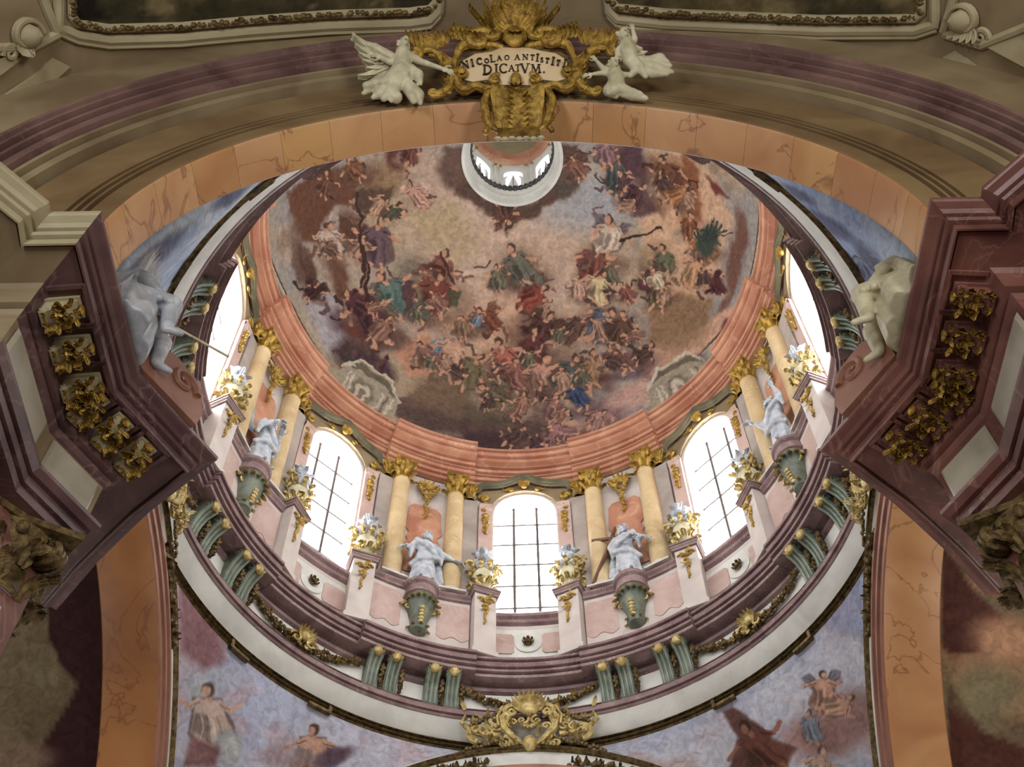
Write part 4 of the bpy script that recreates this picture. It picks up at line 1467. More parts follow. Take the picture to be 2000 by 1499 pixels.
# ---- hood moulds over the windows
g = G()
arcx = [(1.5*math.cos(t), (ZSP-46.0)+1.62*math.sin(t)) for t in np.linspace(0, PI, 13)]
outer = [(-1.95, .55), (-1.95, 2.2), (-1.5, 2.42), (-1.1, 2.36), (-.7, 2.5), (0, 2.92), (.7, 2.5), (1.1, 2.36), (1.5, 2.42), (1.95, 2.2), (1.95, .55)]
arcx = [(1.5*math.cos(t), (ZSP-46.0)+1.62*math.sin(t)) for t in np.linspace(0, PI, len(outer))][::-1]
A_ = [(x, 0, z) for x, z in outer]; B_ = [(x, 0, z) for x, z in arcx]
g.grid(np.array([A_, B_, [(x, .35, z) for x, z in arcx]]))
hood_t = g.mesh('tympanum', False); hood_t.materials.append(M['olive'])
g = G()
top = [(-2.0, -.1, 1.9), (-1.96, -.16, 2.3), (-1.8, -.2, 2.42), (-1.2, -.2, 2.44), (-.8, -.2, 2.52), (0, -.24, 2.95), (.8, -.2, 2.52), (1.2, -.2, 2.44), (1.8, -.2, 2.42), (1.96, -.16, 2.3), (2.0, -.1, 1.9)]
for dy, dz, r in ((0, 0, .1), (.05, -.13, .07), (-.06, .1, .07)):
    g.tube(np.array(top)+np.array([0, dy, dz]), r, 6)
hood_m = g.mesh('hood_moulding', True); hood_m.materials.append(M['hood'])
g = G()
for q in range(9):
    a_ = PI*q/8
    g.leaf((0, -.1, 2.32), (math.cos(a_), -.2, math.sin(a_)+.1), (0, -1, 0), .42, .12, .5)
g.ell((0, -.16, 2.36), (.16, .12, .18), 8, 6)
hood_g = [('gilt_rosette', g.mesh('gilt_rosette', True))]
for sg in (-1, 1):
    g = G()
    g.scroll((sg*.6, -.08, 2.18), (sg, 0, 0), (0, 0, 1), .16, .04, 1.5, .045, .025, 16, m=5)
    g.leaf((sg*.7, -.08, 2.15), (sg, -.2, -.3), (0, -1, 0), .4, .1, .4)
    hood_g.append(('gilt_sprig', g.mesh('gilt_sprig', True)))
    g = G()
    g.scroll((sg*1.75, -.14, 1.5), (sg, 0, 0), (0, 0, 1), .26, .05, 1.6, .08, .04, 20, m=5)
    for k in range(4):
        g.ell((sg*(1.72+.05*(k % 2)), -.12, 1.16-.18*k), (.14, .1, .13), 6, 4)
    hood_g.append(('gilt_volute', g.mesh('gilt_volute', True)))
for _, m_ in hood_g:
    m_.materials.append(M['gold'])
hname = ['far left', 'left', 'central', 'right', 'far right']
for i, W_ in enumerate(WA[:5]):
    t = polar_thing('window_hood', 'olive shaped hood with gilt rosette over the %s drum window' % hname[i], 'hood', W_, 10.82, 46.0, 'hoods over the drum windows')
    mo('tympanum', hood_t, t); mo('hood_moulding', hood_m, t)
    for n_, m_ in hood_g:
        mo(n_, m_, t)

# ---- rosettes under the windows
g = G(); g.lathe([(0, .0), (.5, .0), (.5, .06), (.42, .09), (.0, .05)], 20)
ros_a = g.mesh('disc', 30); ros_a.materials.append(M['white'])
g = G()
for k, (r, n, L) in enumerate(((.08, 8, .3), (.04, 6, .2))):
    for i in range(n):
        a_ = 2*PI*i/n+k*.4
        g.leaf((r*math.cos(a_), r*math.sin(a_), .08+.05*k), (math.cos(a_), math.sin(a_), .15), (0, 0, 1), L, .1, .8)
g.ell((0, 0, .16), .08, 8, 6)
ros_b = g.mesh('petals', True); ros_b.materials.append(M['golddark'])
for i, W_ in enumerate(WA[:5]):
    if i in (0, 4):
        continue
    t = polar_thing('rosette', 'gilt rosette on white disc under the %s drum window' % hname[i], 'rosette', W_, 10.95, 38.12, 'rosettes under the windows')
    t.rotation_euler = (PI/2, 0, rzof(W_))
    mo('disc', ros_a, t); mo('petals', ros_b, t)

# ---- shaped pink panels behind the statues and gilt hanging trophies above them
g = G()
pp = [(-.78, -.1), (-.78, 1.7), (-.62, 1.9), (-.72, 2.15), (-.6, 2.5), (-.78, 2.8), (-.7, 4.3), (-.5, 4.55), (.5, 4.55), (.7, 4.3), (.78, 2.8), (.6, 2.5), (.72, 2.15), (.62, 1.9), (.78, 1.7), (.78, -.1)]
g.extrude(pp, (1, 0, 0), (0, 0, 1), (0, -1, 0), (0, 0, 0), .05)
pk = g.mesh('statue_backing_panel', False); pk.materials.append(M['orange'])
for s in SA[:4]:
    mo('statue_backing_panel', pk, drum, pol(s, 10.96, 41.6), rzof(s))
g = G()
for sg in (-1, 1):
    g.scroll((sg*.34, -.1, 2.25), (sg, 0, 0), (0, 0, 1), .3, .05, 1.5, .07, .03, 22, start=.8, m=5)
    for q in range(4):
        g.leaf((sg*.1, -.08, 2.2-.1*q), (sg*(1-.15*q), -.1, .5-.3*q), (0, -1, 0), .55, .13, .5)
for q in range(5):
    a_ = PI*(q+.5)/5
    g.leaf((0, -.08, 2.3), (math.cos(a_), -.1, math.sin(a_)), (0, -1, 0), .5, .14, .4)
for k in range(16):
    z_ = 2.0-.125*k
    g.ell((random.uniform(-.16, .16)*(1-k/22), -.1, z_), (.12-.004*k, .08, .1), 6, 4)
    if k % 3 == 0:
        g.leaf((0, -.1, z_), (random.choice((-1, 1)), -.2, -.6), (0, -1, 0), .32, .08, .5)
gd_m = g.mesh('gilt_hanging', True); gd_m.materials.append(M['gold'])
for s in SA[:4]:
    o = mo('gilt_hanging', gd_m, None, pol(s, 10.9, 45.1), rzof(s))
    tag(o, 'gilt leafy pendant above %s' % sname[s], 'ornament', 'pendants above the drum statues')

# ---- trophies on their pedestals either side of each window
g = G()
g.box((0, 0, 1.75), (.86, .7, 3.5)); g.box((0, 0, 3.6), (1.05, .92, .12)); g.box((0, 0, 3.5), (.96, .82, .12)); g.box((0, 0, .12), (1.0, .85, .24))
tr_p = g.mesh('pedestal', False); tr_p.materials.append(M['rose'])
g = G(); g.box((0, 0, 3.6), (1.1, .96, .1)); g.box((0, 0, 3.72), (1.16, 1.0, .08)); g.box((0, 0, 3.46), (1.0, .86, .07))
tr_c = g.mesh('pedestal_cap', False); tr_c.materials.append(M['mauve'])
g = G()
for q in range(4):
    g.leaf((random.uniform(-.1, .1), -.4, 3.2-.2*q), (random.choice((-1, 1))*.8, -.1, .2-.3*q), (0, -1, 0), .4, .13, .5)
for sg in (-1, 1):
    g.scroll((sg*.16, -.4, 3.05), (sg, 0, 0), (0, 0, 1), .17, .03, 1.4, .045, .025, 16, m=5)
for k in range(9):
    g.ell((random.uniform(-.08, .08), -.4, 2.75-.13*k), (.09-.006*k, .07, .09), 6, 4)
tr_o = g.mesh('gilt_ornament', True); tr_o.materials.append(M['gold'])
g = G()
g.lathe([(.0, 0), (.34, 0), (.34, .08), (.18, .16), (.2, .26), (.36, .42), (.42, .62), (.38, .82), (.26, .96), (.32, 1.02), (.0, 1.05)], 14)
tv_b = g.mesh('urn', 40); tv_b.materials.append(M['ivory'])
g = G()
for i in range(9):
    a_ = 2*PI*i/9
    d = np.array([math.cos(a_), math.sin(a_), 0])
    g.leaf(d*.2+np.array([0, 0, .3]), d+np.array([0, 0, .8]), d, .55, .16, .6)
    g.leaf(d*.42+np.array([0, 0, .8]), d*.5+np.array([0, 0, 1]), d, .45, .14, .8)
    g.ell(d*.5+np.array([0, 0, .95]), .1, 6, 4)
for sg in (-1, 1):
    g.scroll((sg*.52, -.08, 1.0), (sg, 0, 0), (0, 0, 1), .24, .04, 1.5, .06, .03, 20, m=5)
rr = random.Random(12)
for i in range(34):
    a_ = rr.random()*6.28; z_ = rr.uniform(.1, 1.25)
    d = np.array([math.cos(a_), math.sin(a_), 0])
    g.leaf(d*.36+np.array([0, 0, z_]), d*.6+np.array([rr.uniform(-.6, .6), rr.uniform(-.6, .6), rr.uniform(-.6, .9)]), d, .34, .1, .7)
    if i % 2:
        g.ell(d*.44+np.array([0, 0, z_]), (.09, .09, .07), 6, 4)
tv_l = g.mesh('gilt_leaves', True); tv_l.materials.append(M['goldlight'])
g = G()
rr = random.Random(3)
for i in range(26):
    a_ = rr.random()*6.28; q = rr.random()
    g.ell((.4*math.cos(a_)*(1-q*.6), .34*math.sin(a_)*(1-q*.6), .9+.9*q), (.14, .13, .1), 7, 5)
for i in range(6):
    a_ = i*1.05
    g.leaf((.1*math.cos(a_), .1*math.sin(a_), 1.4), (math.cos(a_)*.7, math.sin(a_)*.7, 1), (math.cos(a_), math.sin(a_), 0), .55, .13, .6)
tv_f = g.mesh('flower_crown', True); tv_f.materials.append(M['statue'])
for i, W_ in enumerate(WA[:5]):
    for sg in (-1, 1):
        if (i == 0 and sg < 0) or (i == 4 and sg > 0):
            continue
        a = W_+sg*9.3
        o = mo('urn_pedestal', tr_p, None, pol(a, 10.5, 36.55), rzof(a+sg*14))
        tag(o, 'tall narrow pedestal %s of the %s drum window with gilt ornament' % ('left' if sg < 0 else 'right', hname[i]), 'pedestal', 'pedestals beside the drum windows')
        mo('pedestal_cap', tr_c, o); mo('gilt_ornament', tr_o, o)
        t = thing('flower_urn', 'gilt urn heaped with white flowers %s of the %s drum window' % ('left' if sg < 0 else 'right', hname[i]), 'urn', pol(a, 10.5, 40.31), rzof(a+sg*14), 'urns beside the drum windows')
        t.scale = (1.05, 1.05, 1.6)
        mo('urn', tv_b, t); mo('gilt_leaves', tv_l, t); mo('flower_crown', tv_f, t)

# ---- statue brackets
g = G(); g.lathe([(0, 2.62), (.66, 2.62), (.7, 2.54), (.68, 2.42), (.58, 2.34), (.62, 2.24), (.58, 2.05), (.66, 1.98), (.64, 1.88), (.5, 1.8), (0, 1.75)], 24, sy=.95)
br_a = g.mesh('moulded_top', 30); br_a.materials.append(M['mauve'])
g = G(); g.lathe([(0, 1.86), (.56, 1.85), (.58, 1.55), (.46, 1.15), (.34, .7), (.3, .4), (.36, .25), (.3, .08), (.12, 0), (0, -.02)], 18)
br_b = g.mesh('bracket_body', 40); br_b.materials.append(M['green'])
g = G()
for i in range(9):
    a_ = PI+PI*i/8
    d = np.array([math.cos(a_), math.sin(a_), 0])
    g.leaf(d*.5+np.array([0, 0, 1.75]), -np.array([0, 0, 1])+d*.2, d, .55, .16, .6)
    if i % 2 == 0:
        g.leaf(d*.3+np.array([0, 0, .3]), d*.4-np.array([0, 0, 1]), d, .3, .12, .8)
for k in range(5):
    g.ell((0, -.44+.03*k, 1.0-.16*k), (.12, .08, .1), 6, 4)
for sg in (-1, 1):
    g.scroll((sg*.5, -.1, 1.3), (sg, 0, 0), (0, 0, 1), .24, .05, 1.4, .06, .03, 18, m=5)
br_c = g.mesh('gilt_leaves', True); br_c.materials.append(M['goldlight'])
for s in SA[:4]:
    t = polar_thing('statue_bracket', 'rounded mauve and green bracket carrying %s' % sname[s], 'bracket', s, 10.42, 37.35, 'brackets under the drum statues')
    mo('moulded_top', br_a, t); mo('bracket_body', br_b, t); mo('gilt_leaves', br_c, t)

# ---- green consoles in pairs under the ledge
g = G()
prof = [(.05, 0), (-.1, 0), (-.17, .12), (-.2, .35), (-.27, .62), (-.4, .88), (-.56, 1.04), (-.68, 1.14), (-.72, 1.26), (-.66, 1.36), (.05, 1.36)]
g.extrude(prof, (0, 1, 0), (0, 0, 1), (1, 0, 0), (-.24, 0, 0), .48)
g.box((0, -.06, .02), (.54, .26, .08))
for sg in (-1, 1):
    g.scroll((sg*.25, -.54, 1.2), (0, -1, 0), (0, 0, 1), .15, .03, 1.5, .035, .02, 16, m=5)
cn_a = g.mesh('bracket', 35); cn_a.materials.append(M['green'])
g = G()
for x in (-.16, 0, .16):
    g.tube([(x, y-.02, z) for y, z in prof[1:8]], .045, 5)
cn_b = g.mesh('fluting', True); cn_b.materials.append(mat('pale_green_stone', (152, 164, 148), (116, 128, 114), 2.2, 0.5))
g = G()
g.ell((0, -.7, 1.24), (.19, .17, .22), 9, 7)
g.ell((0, -.82, 1.22), (.04, .05, .07), 6, 4)
for i in range(9):
    a_ = PI*i/8-.0
    g.leaf((.1*math.cos(a_), -.68, 1.27+.1*math.sin(a_)), (math.cos(a_), -.25, math.sin(a_)), (0, -1, 0), .26, .08, .6)
for sg in (-1, 1):
    g.ell((sg*.07, -.8, 1.3), (.04, .03, .03), 5, 4)
cn_c = g.mesh('gilt_mask', True); cn_c.materials.append(M['goldlight'])
g = G()
rr = random.Random(5)
for k in range(26):
    q = k/26
    g.ell((.37+rr.uniform(-.05, .05)*(1-abs(q-.4)), -.2-.18*(1-q)+rr.uniform(-.06, .06), 1.05-.95*q), (.07, .08, .085), 5, 4)
for k in range(8):
    g.leaf((.37, -.26, 1.0-.12*k), (rr.choice((-.3, .3)), -.6, -.6), (0, -1, 0), .2, .06, .5)
cn_d = g.mesh('flower_drop', True); cn_d.materials.append(M['golddark'])
place = {SA[0]: 'far left', SA[1]: 'lower left', SA[2]: 'lower right', SA[3]: 'far right', SA[7]: 'upper left', SA[4]: 'upper right'}
ordn = {-8.0: 'first', -4.0: 'second', 4.0: 'third', 8.0: 'fourth'}
for s, pn in place.items():
    for d in (-8.0, -4.0, 4.0, 8.0):
        t = polar_thing('console', 'green fluted console with gilt mask, %s of the %s four seen clockwise' % (ordn[d], pn), 'console', s+d*.98, 11.0, 34.38, 'green consoles under the drum ledge')
        mo('bracket', cn_a, t); mo('fluting', cn_b, t); mo('gilt_mask', cn_c, t); mo('flower_drop', cn_d, t)

# ---- garlands between the consoles
def garland(seed, a0, a1, z0, sag):
    r = random.Random(seed)
    gg, gl = G(), G()
    n = 46
    mid = (a0+a1)/2
    for i in range(n+1):
        t_ = i/n
        a = a0+(a1-a0)*t_
        z = z0-sag*4*t_*(1-t_)
        th = .06+.11*math.sin(PI*min(1, max(0, t_*1.0)))
        for k in range(4):
            c = np.array(pol(a+r.uniform(-.35, .35), 10.82+r.uniform(-.07, .07), z+r.uniform(-1, 1)*th))
            gg.ell(c, (.085, .085, .08), 5, 4)
        if i % 2 == 0:
            d = np.array([r.uniform(-1, 1), -.4, r.uniform(-1, 1)])
            gl.leaf(pol(a, 10.78, z), d, (0, -1, 0), .26, .08, .5)
    return gg, gl


gname = {1: 'left', 2: 'central', 3: 'right', 0: 'far left', 4: 'far right'}
shell_g = G()
for q in range(9):
    a_ = -.3+(PI+.6)*q/8
    shell_g.leaf((0, -.05, 0), (math.cos(a_), -.2, math.sin(a_)), (0, -1, 0), .55, .15, .4)
for sg in (-1, 1):
    shell_g.scroll((sg*.3, -.12, -.2), (sg, 0, 0), (0, 0, 1), .28, .05, 1.5, .07, .03, 20, m=5)
    shell_g.leaf((sg*.1, -.1, -.3), (sg*.4, 0, -1), (0, -1, 0), .5, .12, .5)
shell_g.ell((0, -.16, .02), (.2, .14, .22), 8, 6)
sh_m = shell_g.mesh('gilt_shell', True); sh_m.materials.append(M['goldlight'])
for i in (0, 1, 2, 3, 4):
    W_ = WA[i]
    gg, gl = garland(i, W_-12.2, W_+12.2, 35.3, .62)
    o = gg.build('garland', 'golddark'); gl.build('garland_leaves', 'gold', o)
    tag(o, 'dark gilt flower garland on the white frieze below the %s drum window' % gname[i], 'garland', 'garlands on the frieze')
    if i != 2:
        o2 = mo('gilt_shell', sh_m, None, pol(W_, 10.76, 34.85), rzof(W_))
        tag(o2, 'pale gilt shell at the middle of the %s garland' % gname[i], 'ornament', 'shells on the garlands')


# ---- rocaille cartouches at the crowns of the crossing arches
def rocaille():
    g, g2 = G(), G()
    for q in range(11):                                # shell crest
        a_ = .15+(PI-.3)*q/10
        g.leaf((0, -.1, .55), (math.cos(a_), -.15, math.sin(a_)), (0, -1, 0), .85, .17, .35)
    g.ell((0, -.2, .6), (.36, .2, .3), 10, 7)
    for sg in (-1, 1):
        g.scroll((sg*.62, -.16, .52), (-sg, 0, 0), (0, 0, 1), .36, .05, 1.7, .11, .04, 28, start=.5)
        g.scroll((sg*1.15, -.1, .2), (sg, 0, 0), (0, 0, 1), .55, .08, 1.2, .12, .05, 28, start=PI*.6)
        g.scroll((sg*1.75, -.1, -.35), (sg, 0, 0), (0, 0, 1), .45, .06, 1.4, .11, .04, 28, start=-PI/2)
        g.scroll((sg*.85, -.1, -.9), (sg, 0, 0), (0, 0, 1), .3, .05, 1.5, .09, .035, 24, start=PI/2)
        g.tube([(sg*.75, -.1, .7), (sg*.95, -.16, .2), (sg*.85, -.16, -.3), (sg*.5, -.14, -.75), (sg*.2, -.1, -1.05)], [.06, .12, .14, .12, .07], 8)
        g.tube([(sg*1.0, -.1, -.55), (sg*1.5, -.12, -.5), (sg*2.0, -.1, -.25), (sg*2.3, -.08, .15), (sg*2.2, -.08, .5)], [.1, .12, .1, .09, .04], 8)
        g.tube([(sg*.9, -.2, .75), (sg*1.1, -.24, .2), (sg*1.05, -.24, -.2)], .05, 6)
        for q in range(6):
            g.leaf((sg*(1.2+.2*q), -.1, -.5+.05*q*q), (sg*.5, -.2, 1 if q % 2 else -1), (0, -1, 0), .42, .13, .5)
            g.leaf((sg*(.3+.1*q), -.14, -.9-.03*q), (sg*(.2+.15*q), -.2, -1), (0, -1, 0), .45, .12, .5)
        for q in range(14):
            g2.ell((sg*(.9+.12*q), -.12+random.uniform(-.05, .05), -.75-.04*q+random.uniform(-.08, .08)-.02*max(0, q-6)), (.1, .08, .09), 6, 4)
            g2.ell((sg*(.7+.1*q), -.14, .75-.06*q+random.uniform(-.08, .08)), (.1, .08, .09), 6, 4)
    r = random.Random(21)
    for k in range(70):                                # leafy infill
        x = r.uniform(-2.1, 2.1)
        z = r.uniform(-1.0, .9)*(1-.2*abs(x))-.12*abs(x)
        g.leaf((x, -.06, z), (r.uniform(-1, 1)+.4*x, -.25, r.uniform(-.7, 1)), (0, -1, 0), r.uniform(.3, .5), .11, r.uniform(.4, .8))
    for k in range(12):
        sg = -1 if k % 2 else 1
        x = sg*(.25+.3*(k//2))
        g.scroll((x, -.14, .1-.1*(k//2)+r.uniform(-.2, .2)), (sg, 0, 0), (0, 0, 1), .24, .04, 1.4, .06, .03, 18, start=r.random()*6, m=6)
    g.tube([(0, -.2, .5), (0, -.22, .25)], .06, 6)
    for q in range(9):
        a_ = PI*.9+PI*1.2*(q+.5)/9
        g.leaf((0, -.2, -.25), (math.cos(a_), -.2, math.sin(a_)), (0, -1, 0), .5, .12, .5)
    g.ell((0, -.16, -1.0), (.26, .2, .34), 10, 7)
    return g.mesh('gilt_scrolls', True), g2.mesh('flower_sprays', True)


rc_a, rc_b = rocaille()
rc_a.materials.append(M['goldlight']); rc_b.materials.append(M['golddark'])
for lab, az, R, z in (('large gilt rocaille cartouche at the bottom centre above the chancel arch', 1.4, 10.55, 33.45),
                      ('gilt rocaille cartouche at the crown of the left arch, half hidden', -90, 10.3, 33.0), ('gilt rocaille cartouche at the crown of the right arch, half hidden', 90, 10.3, 33.0)):
    t = polar_thing('rocaille_cartouche', lab, 'cartouche', az, R, z, 'cartouches of the crossing arches')
    mo('gilt_scrolls', rc_a, t); mo('flower_sprays', rc_b, t)
    if abs(az) > 80:
        t.scale = (.8, .8, .9)
# flowering branches creeping along the arches below the cartouches
for nm, az in (('far', 0), ('left', -90), ('right', 90)):
    o_, e1, n = SIDES[nm]
    for sg in (-1, 1):
        gg = G()
        r = random.Random(8)
        pts = []
        for k in range(30):
            th = PI/2 - sg*(.16+.0125*k)*(1 if nm == 'far' else 1)
            c = np.array(o_) + (RX-.75)*(math.cos(th)*np.array(e1, float)+math.sin(th)*np.array([0, 0, 1.0])) + np.array(n, float)*.12
            pts.append(c)
            gg.ell(c+np.array([r.uniform(-.12, .12) for _ in range(3)]), .11, 6, 4)
            d = np.array([r.uniform(-1, 1) for _ in range(3)])
            gg.leaf(c, d, n, .32, .09, .5)
        gg.tube(pts, .04, 5)
        o2 = gg.build('flower_branch', 'golddark')
        side = {'far': ('left' if sg < 0 else 'right'), 'left': 'far' if sg > 0 else 'near', 'right': 'far' if sg > 0 else 'near'}[nm]
        tag(o2, 'dark gilt flower branch on the %s side of the %s arch' % (side, 'bottom' if nm == 'far' else nm), 'ornament', 'flower branches on the arches')

# ================================================================== carved figures
def cap_ends(g, P):
    """closed loft through rings P[k][n][3]"""
    P = np.array(P)
    k, n = P.shape[:2]
    off = g.n
    g.grid(P, cv=True)
    g.F.append(tuple(off+j for j in range(n)))
    g.F.append(tuple(off+(k-1)*n+j for j in range(n))[::-1])


def skirt(g, secs, folds, seed, n=48, fr=(7, 11, 17)):
    """draped loft: secs (z, rx, ry, cx, cy); fold depth grows downwards"""
    r = random.Random(seed)
    ph = [r.random()*6.28 for _ in range(3)]
    S_ = np.array(secs, float)
    ks = np.linspace(0, len(S_)-1, 5*(len(S_)-1)+1)
    out = []
    for t in ks:                                       # smooth the sections
        i = min(int(t), len(S_)-2); f = t-i
        p0, p1, p2, p3 = S_[max(i-1, 0)], S_[i], S_[i+1], S_[min(i+2, len(S_)-1)]
        out.append(tuple(.5*((2*p1)+(-p0+p2)*f+(2*p0-5*p1+4*p2-p3)*f*f+(-p0+3*p1-3*p2+p3)*f**3)))
    secs = out
    zs = [s[0] for s in secs]
    P = []
    for (z, rx, ry, cx, cy) in secs:
        q = 1-(z-min(zs))/(max(zs)-min(zs)+1e-9)
        row = []
        for j in range(n):
            a = 2*PI*j/n
            f = 1+folds*q*(math.sin(fr[0]*a+ph[0]+2*q)+.6*math.sin(fr[1]*a+ph[1]-1.5*q)+.4*math.sin(fr[2]*a+ph[2]))
            row.append((cx+rx*f*math.cos(a), cy+ry*f*math.sin(a), z))
        P.append(row)
    cap_ends(g, P)


def hand(g, wrist, d, up, s):
    """palm and five bent fingers; d = pointing direction"""
    wrist = np.array(wrist, float)
    d = np.array(d, float); d /= np.linalg.norm(d)
    up = np.array(up, float); up -= d*(d @ up); up /= np.linalg.norm(up)
    sd = np.cross(d, up)
    Mx = np.stack([sd, d, up], 1)
    g.ell(wrist+d*.045*s, (.036*s, .055*s, .018*s), 8, 6, Mx)
    for i, L in enumerate((.06, .072, .068, .054)):
        b = wrist+d*.085*s+sd*(-.027+.018*i)*s
        m_ = b+d*L*.55*s-up*.008*s
        e = m_+d*L*.4*s-up*.03*s
        g.tube([b, m_, e], [.0095*s, .009*s, .006*s], 6)
    b = wrist+d*.03*s+sd*-.033*s
    g.tube([b, b+(d*.6-sd*.8)*.035*s, b+(d*.9-sd*.5)*.065*s], [.012*s, .011*s, .007*s], 6)


def head(g, c, s, face, hair=True, beard=False):
    """skull, brow, nose, lips, chin, ears and hair locks; face = direction of gaze"""
    c = np.array(c, float)
    f = np.array(face, float); f /= np.linalg.norm(f)
    up = np.array([0, 0, 1.0]); up -= f*(f @ up); up /= np.linalg.norm(up)
    sd = np.cross(f, up)
    Mx = np.stack([sd, f, up], 1)
    T = lambda x, y, z: c+(sd*x+f*y+up*z)*s
    g.ell(c, (.055*s, .064*s, .075*s), 12, 9, Mx)
    g.ell(T(0, .02, -.035), (.04*s, .045*s, .05*s), 10, 7, Mx)
    g.capsule(T(0, .06, .012), T(0, .078, -.012), .008*s, .013*s, 6)
    for q in (-1, 1):
        g.capsule(T(q*.01, .058, .02), T(q*.04, .048, .018), .009*s, .008*s, 6)
        g.ell(T(q*.055, 0, -.005), (.012*s, .02*s, .026*s), 6, 5, Mx)
        g.ell(T(q*.022, .05, .004), (.011*s, .01*s, .008*s), 6, 4, Mx)
    g.ell(T(0, .058, -.036), (.02*s, .012*s, .008*s), 6, 4, Mx)
    g.ell(T(0, .05, -.06), (.02*s, .02*s, .018*s), 6, 4, Mx)
    r = random.Random(int(abs(c[2])*100))
    if hair:
        for k in range(16):
            a = r.random()*6.28
            z = r.uniform(-.04, .075)
            q = math.sqrt(max(.05, 1-(z/.08)**2))
            x, y = .058*q*math.cos(a), .062*q*math.sin(a)
            if y > .02 and z < .045:
                continue
            g.ell(T(x, y, z), (.024*s, .024*s, .022*s), 6, 5)
    if beard:
        for k in range(5):
            g.ell(T((k-2)*.015, .045-.005*abs(k-2), -.075-.012*(k % 2)), (.018*s, .018*s, .028*s), 6, 5, Mx)


def merge_mesh(me, g):
    """append loose detail (fingers, hair) to a remeshed body"""
    if not g.V:
        return me
    V = np.zeros(len(me.vertices)*3); me.vertices.foreach_get('co', V)
    gg = G()
    gg.add(V.reshape(-1, 3), [tuple(p.vertices) for p in me.polygons])
    gg.merge(g)
    m2 = gg.mesh(me.name, 60)
    bpy.data.meshes.remove(me)
    return m2


def robed(H, elbows, hands, face=(0, -1, 0), lean=0.0, seed=1, beard=True, cloak=1):
    """standing saint facing -y, feet at z=0; elbows/hands: left(+x) and right(-x) joints in units of H"""
    g, gx = G(), G()
    s = H
    S = lambda *p: tuple(np.array(p)*s)
    secs = [(0.0, .165, .125, 0, .01), (.06, .16, .12, 0, .0), (.2, .145, .108, 0, 0), (.36, .13, .1, lean*.4, 0), (.5, .115, .088, lean*.7, 0),
            (.6, .096, .072, lean, 0), (.7, .112, .076, lean, 0), (.78, .116, .07, lean, 0), (.82, .075, .055, lean, 0), (.845, .03, .03, lean, 0)]
    skirt(g, [tuple(q*s for q in a) for a in secs], .07, seed)
    sh = {1: (lean+.105, 0, .785), -1: (lean-.105, 0, .785)}
    for i, sg in enumerate((1, -1)):
        e, h = elbows[i], hands[i]
        g.capsule(S(*sh[sg]), S(*e), .05*s, .046*s)
        m_ = tuple((np.array(e)*.45+np.array(h)*.55))
        g.capsule(S(*e), S(*m_), .048*s, .036*s)
        g.capsule(S(*m_), S(*h), .026*s, .02*s)
        d = np.array(h)-np.array(e)
        hand(gx, S(*h), d, (0, -.3, 1) if abs(d[2]) < .1 else (0, -1, .2), s)
        g.capsule(S(*e), S(e[0]*1.02, e[1]+.02, e[2]-.16), .04*s, .022*s)        # hanging sleeve
    fx = np.array(face, float)
    g.capsule(S(lean, 0, .82), S(lean+fx[0]*.012, -.01, .88), .03*s, .028*s)
    head(gx, S(lean+fx[0]*.02, -.015, .93), s, face, True, beard)
    g.ell(S(lean+fx[0]*.02, -.015, .925), .05*s, 10, 8)
    if cloak:
        pts = [(.11, .05, .8), (.16, .07, .6), (.19, .06, .4), (.2, .03, .2), (.17, .02, .05)]
        for a, b in zip(pts[:-1], pts[1:]):
            g.capsule(S(a[0]*cloak, *a[1:]), S(b[0]*cloak, *b[1:]), .05*s, .055*s)
        pts = [(-.12, -.05, .78), (-.03, -.1, .68), (.08, -.1, .56), (.15, -.06, .5)]
        for a, b in zip(pts[:-1], pts[1:]):
            g.capsule(S(a[0]*cloak, *a[1:]), S(b[0]*cloak, *b[1:]), .032*s, .036*s)
        pts = [(.14, -.07, .5), (.02, -.11, .42), (-.1, -.1, .36), (-.16, -.04, .3)]
        for a, b in zip(pts[:-1], pts[1:]):
            g.capsule(S(a[0]*cloak, *a[1:]), S(b[0]*cloak, *b[1:]), .03*s, .034*s)
    for q in (-.05, .06):
        g.capsule(S(q, -.1, .02), S(q*1.3, -.165, .018), .026*s, .02*s)
    me = remesh(g, 'figure', .0105*H, 2)
    me = merge_mesh(me, gx)
    return me


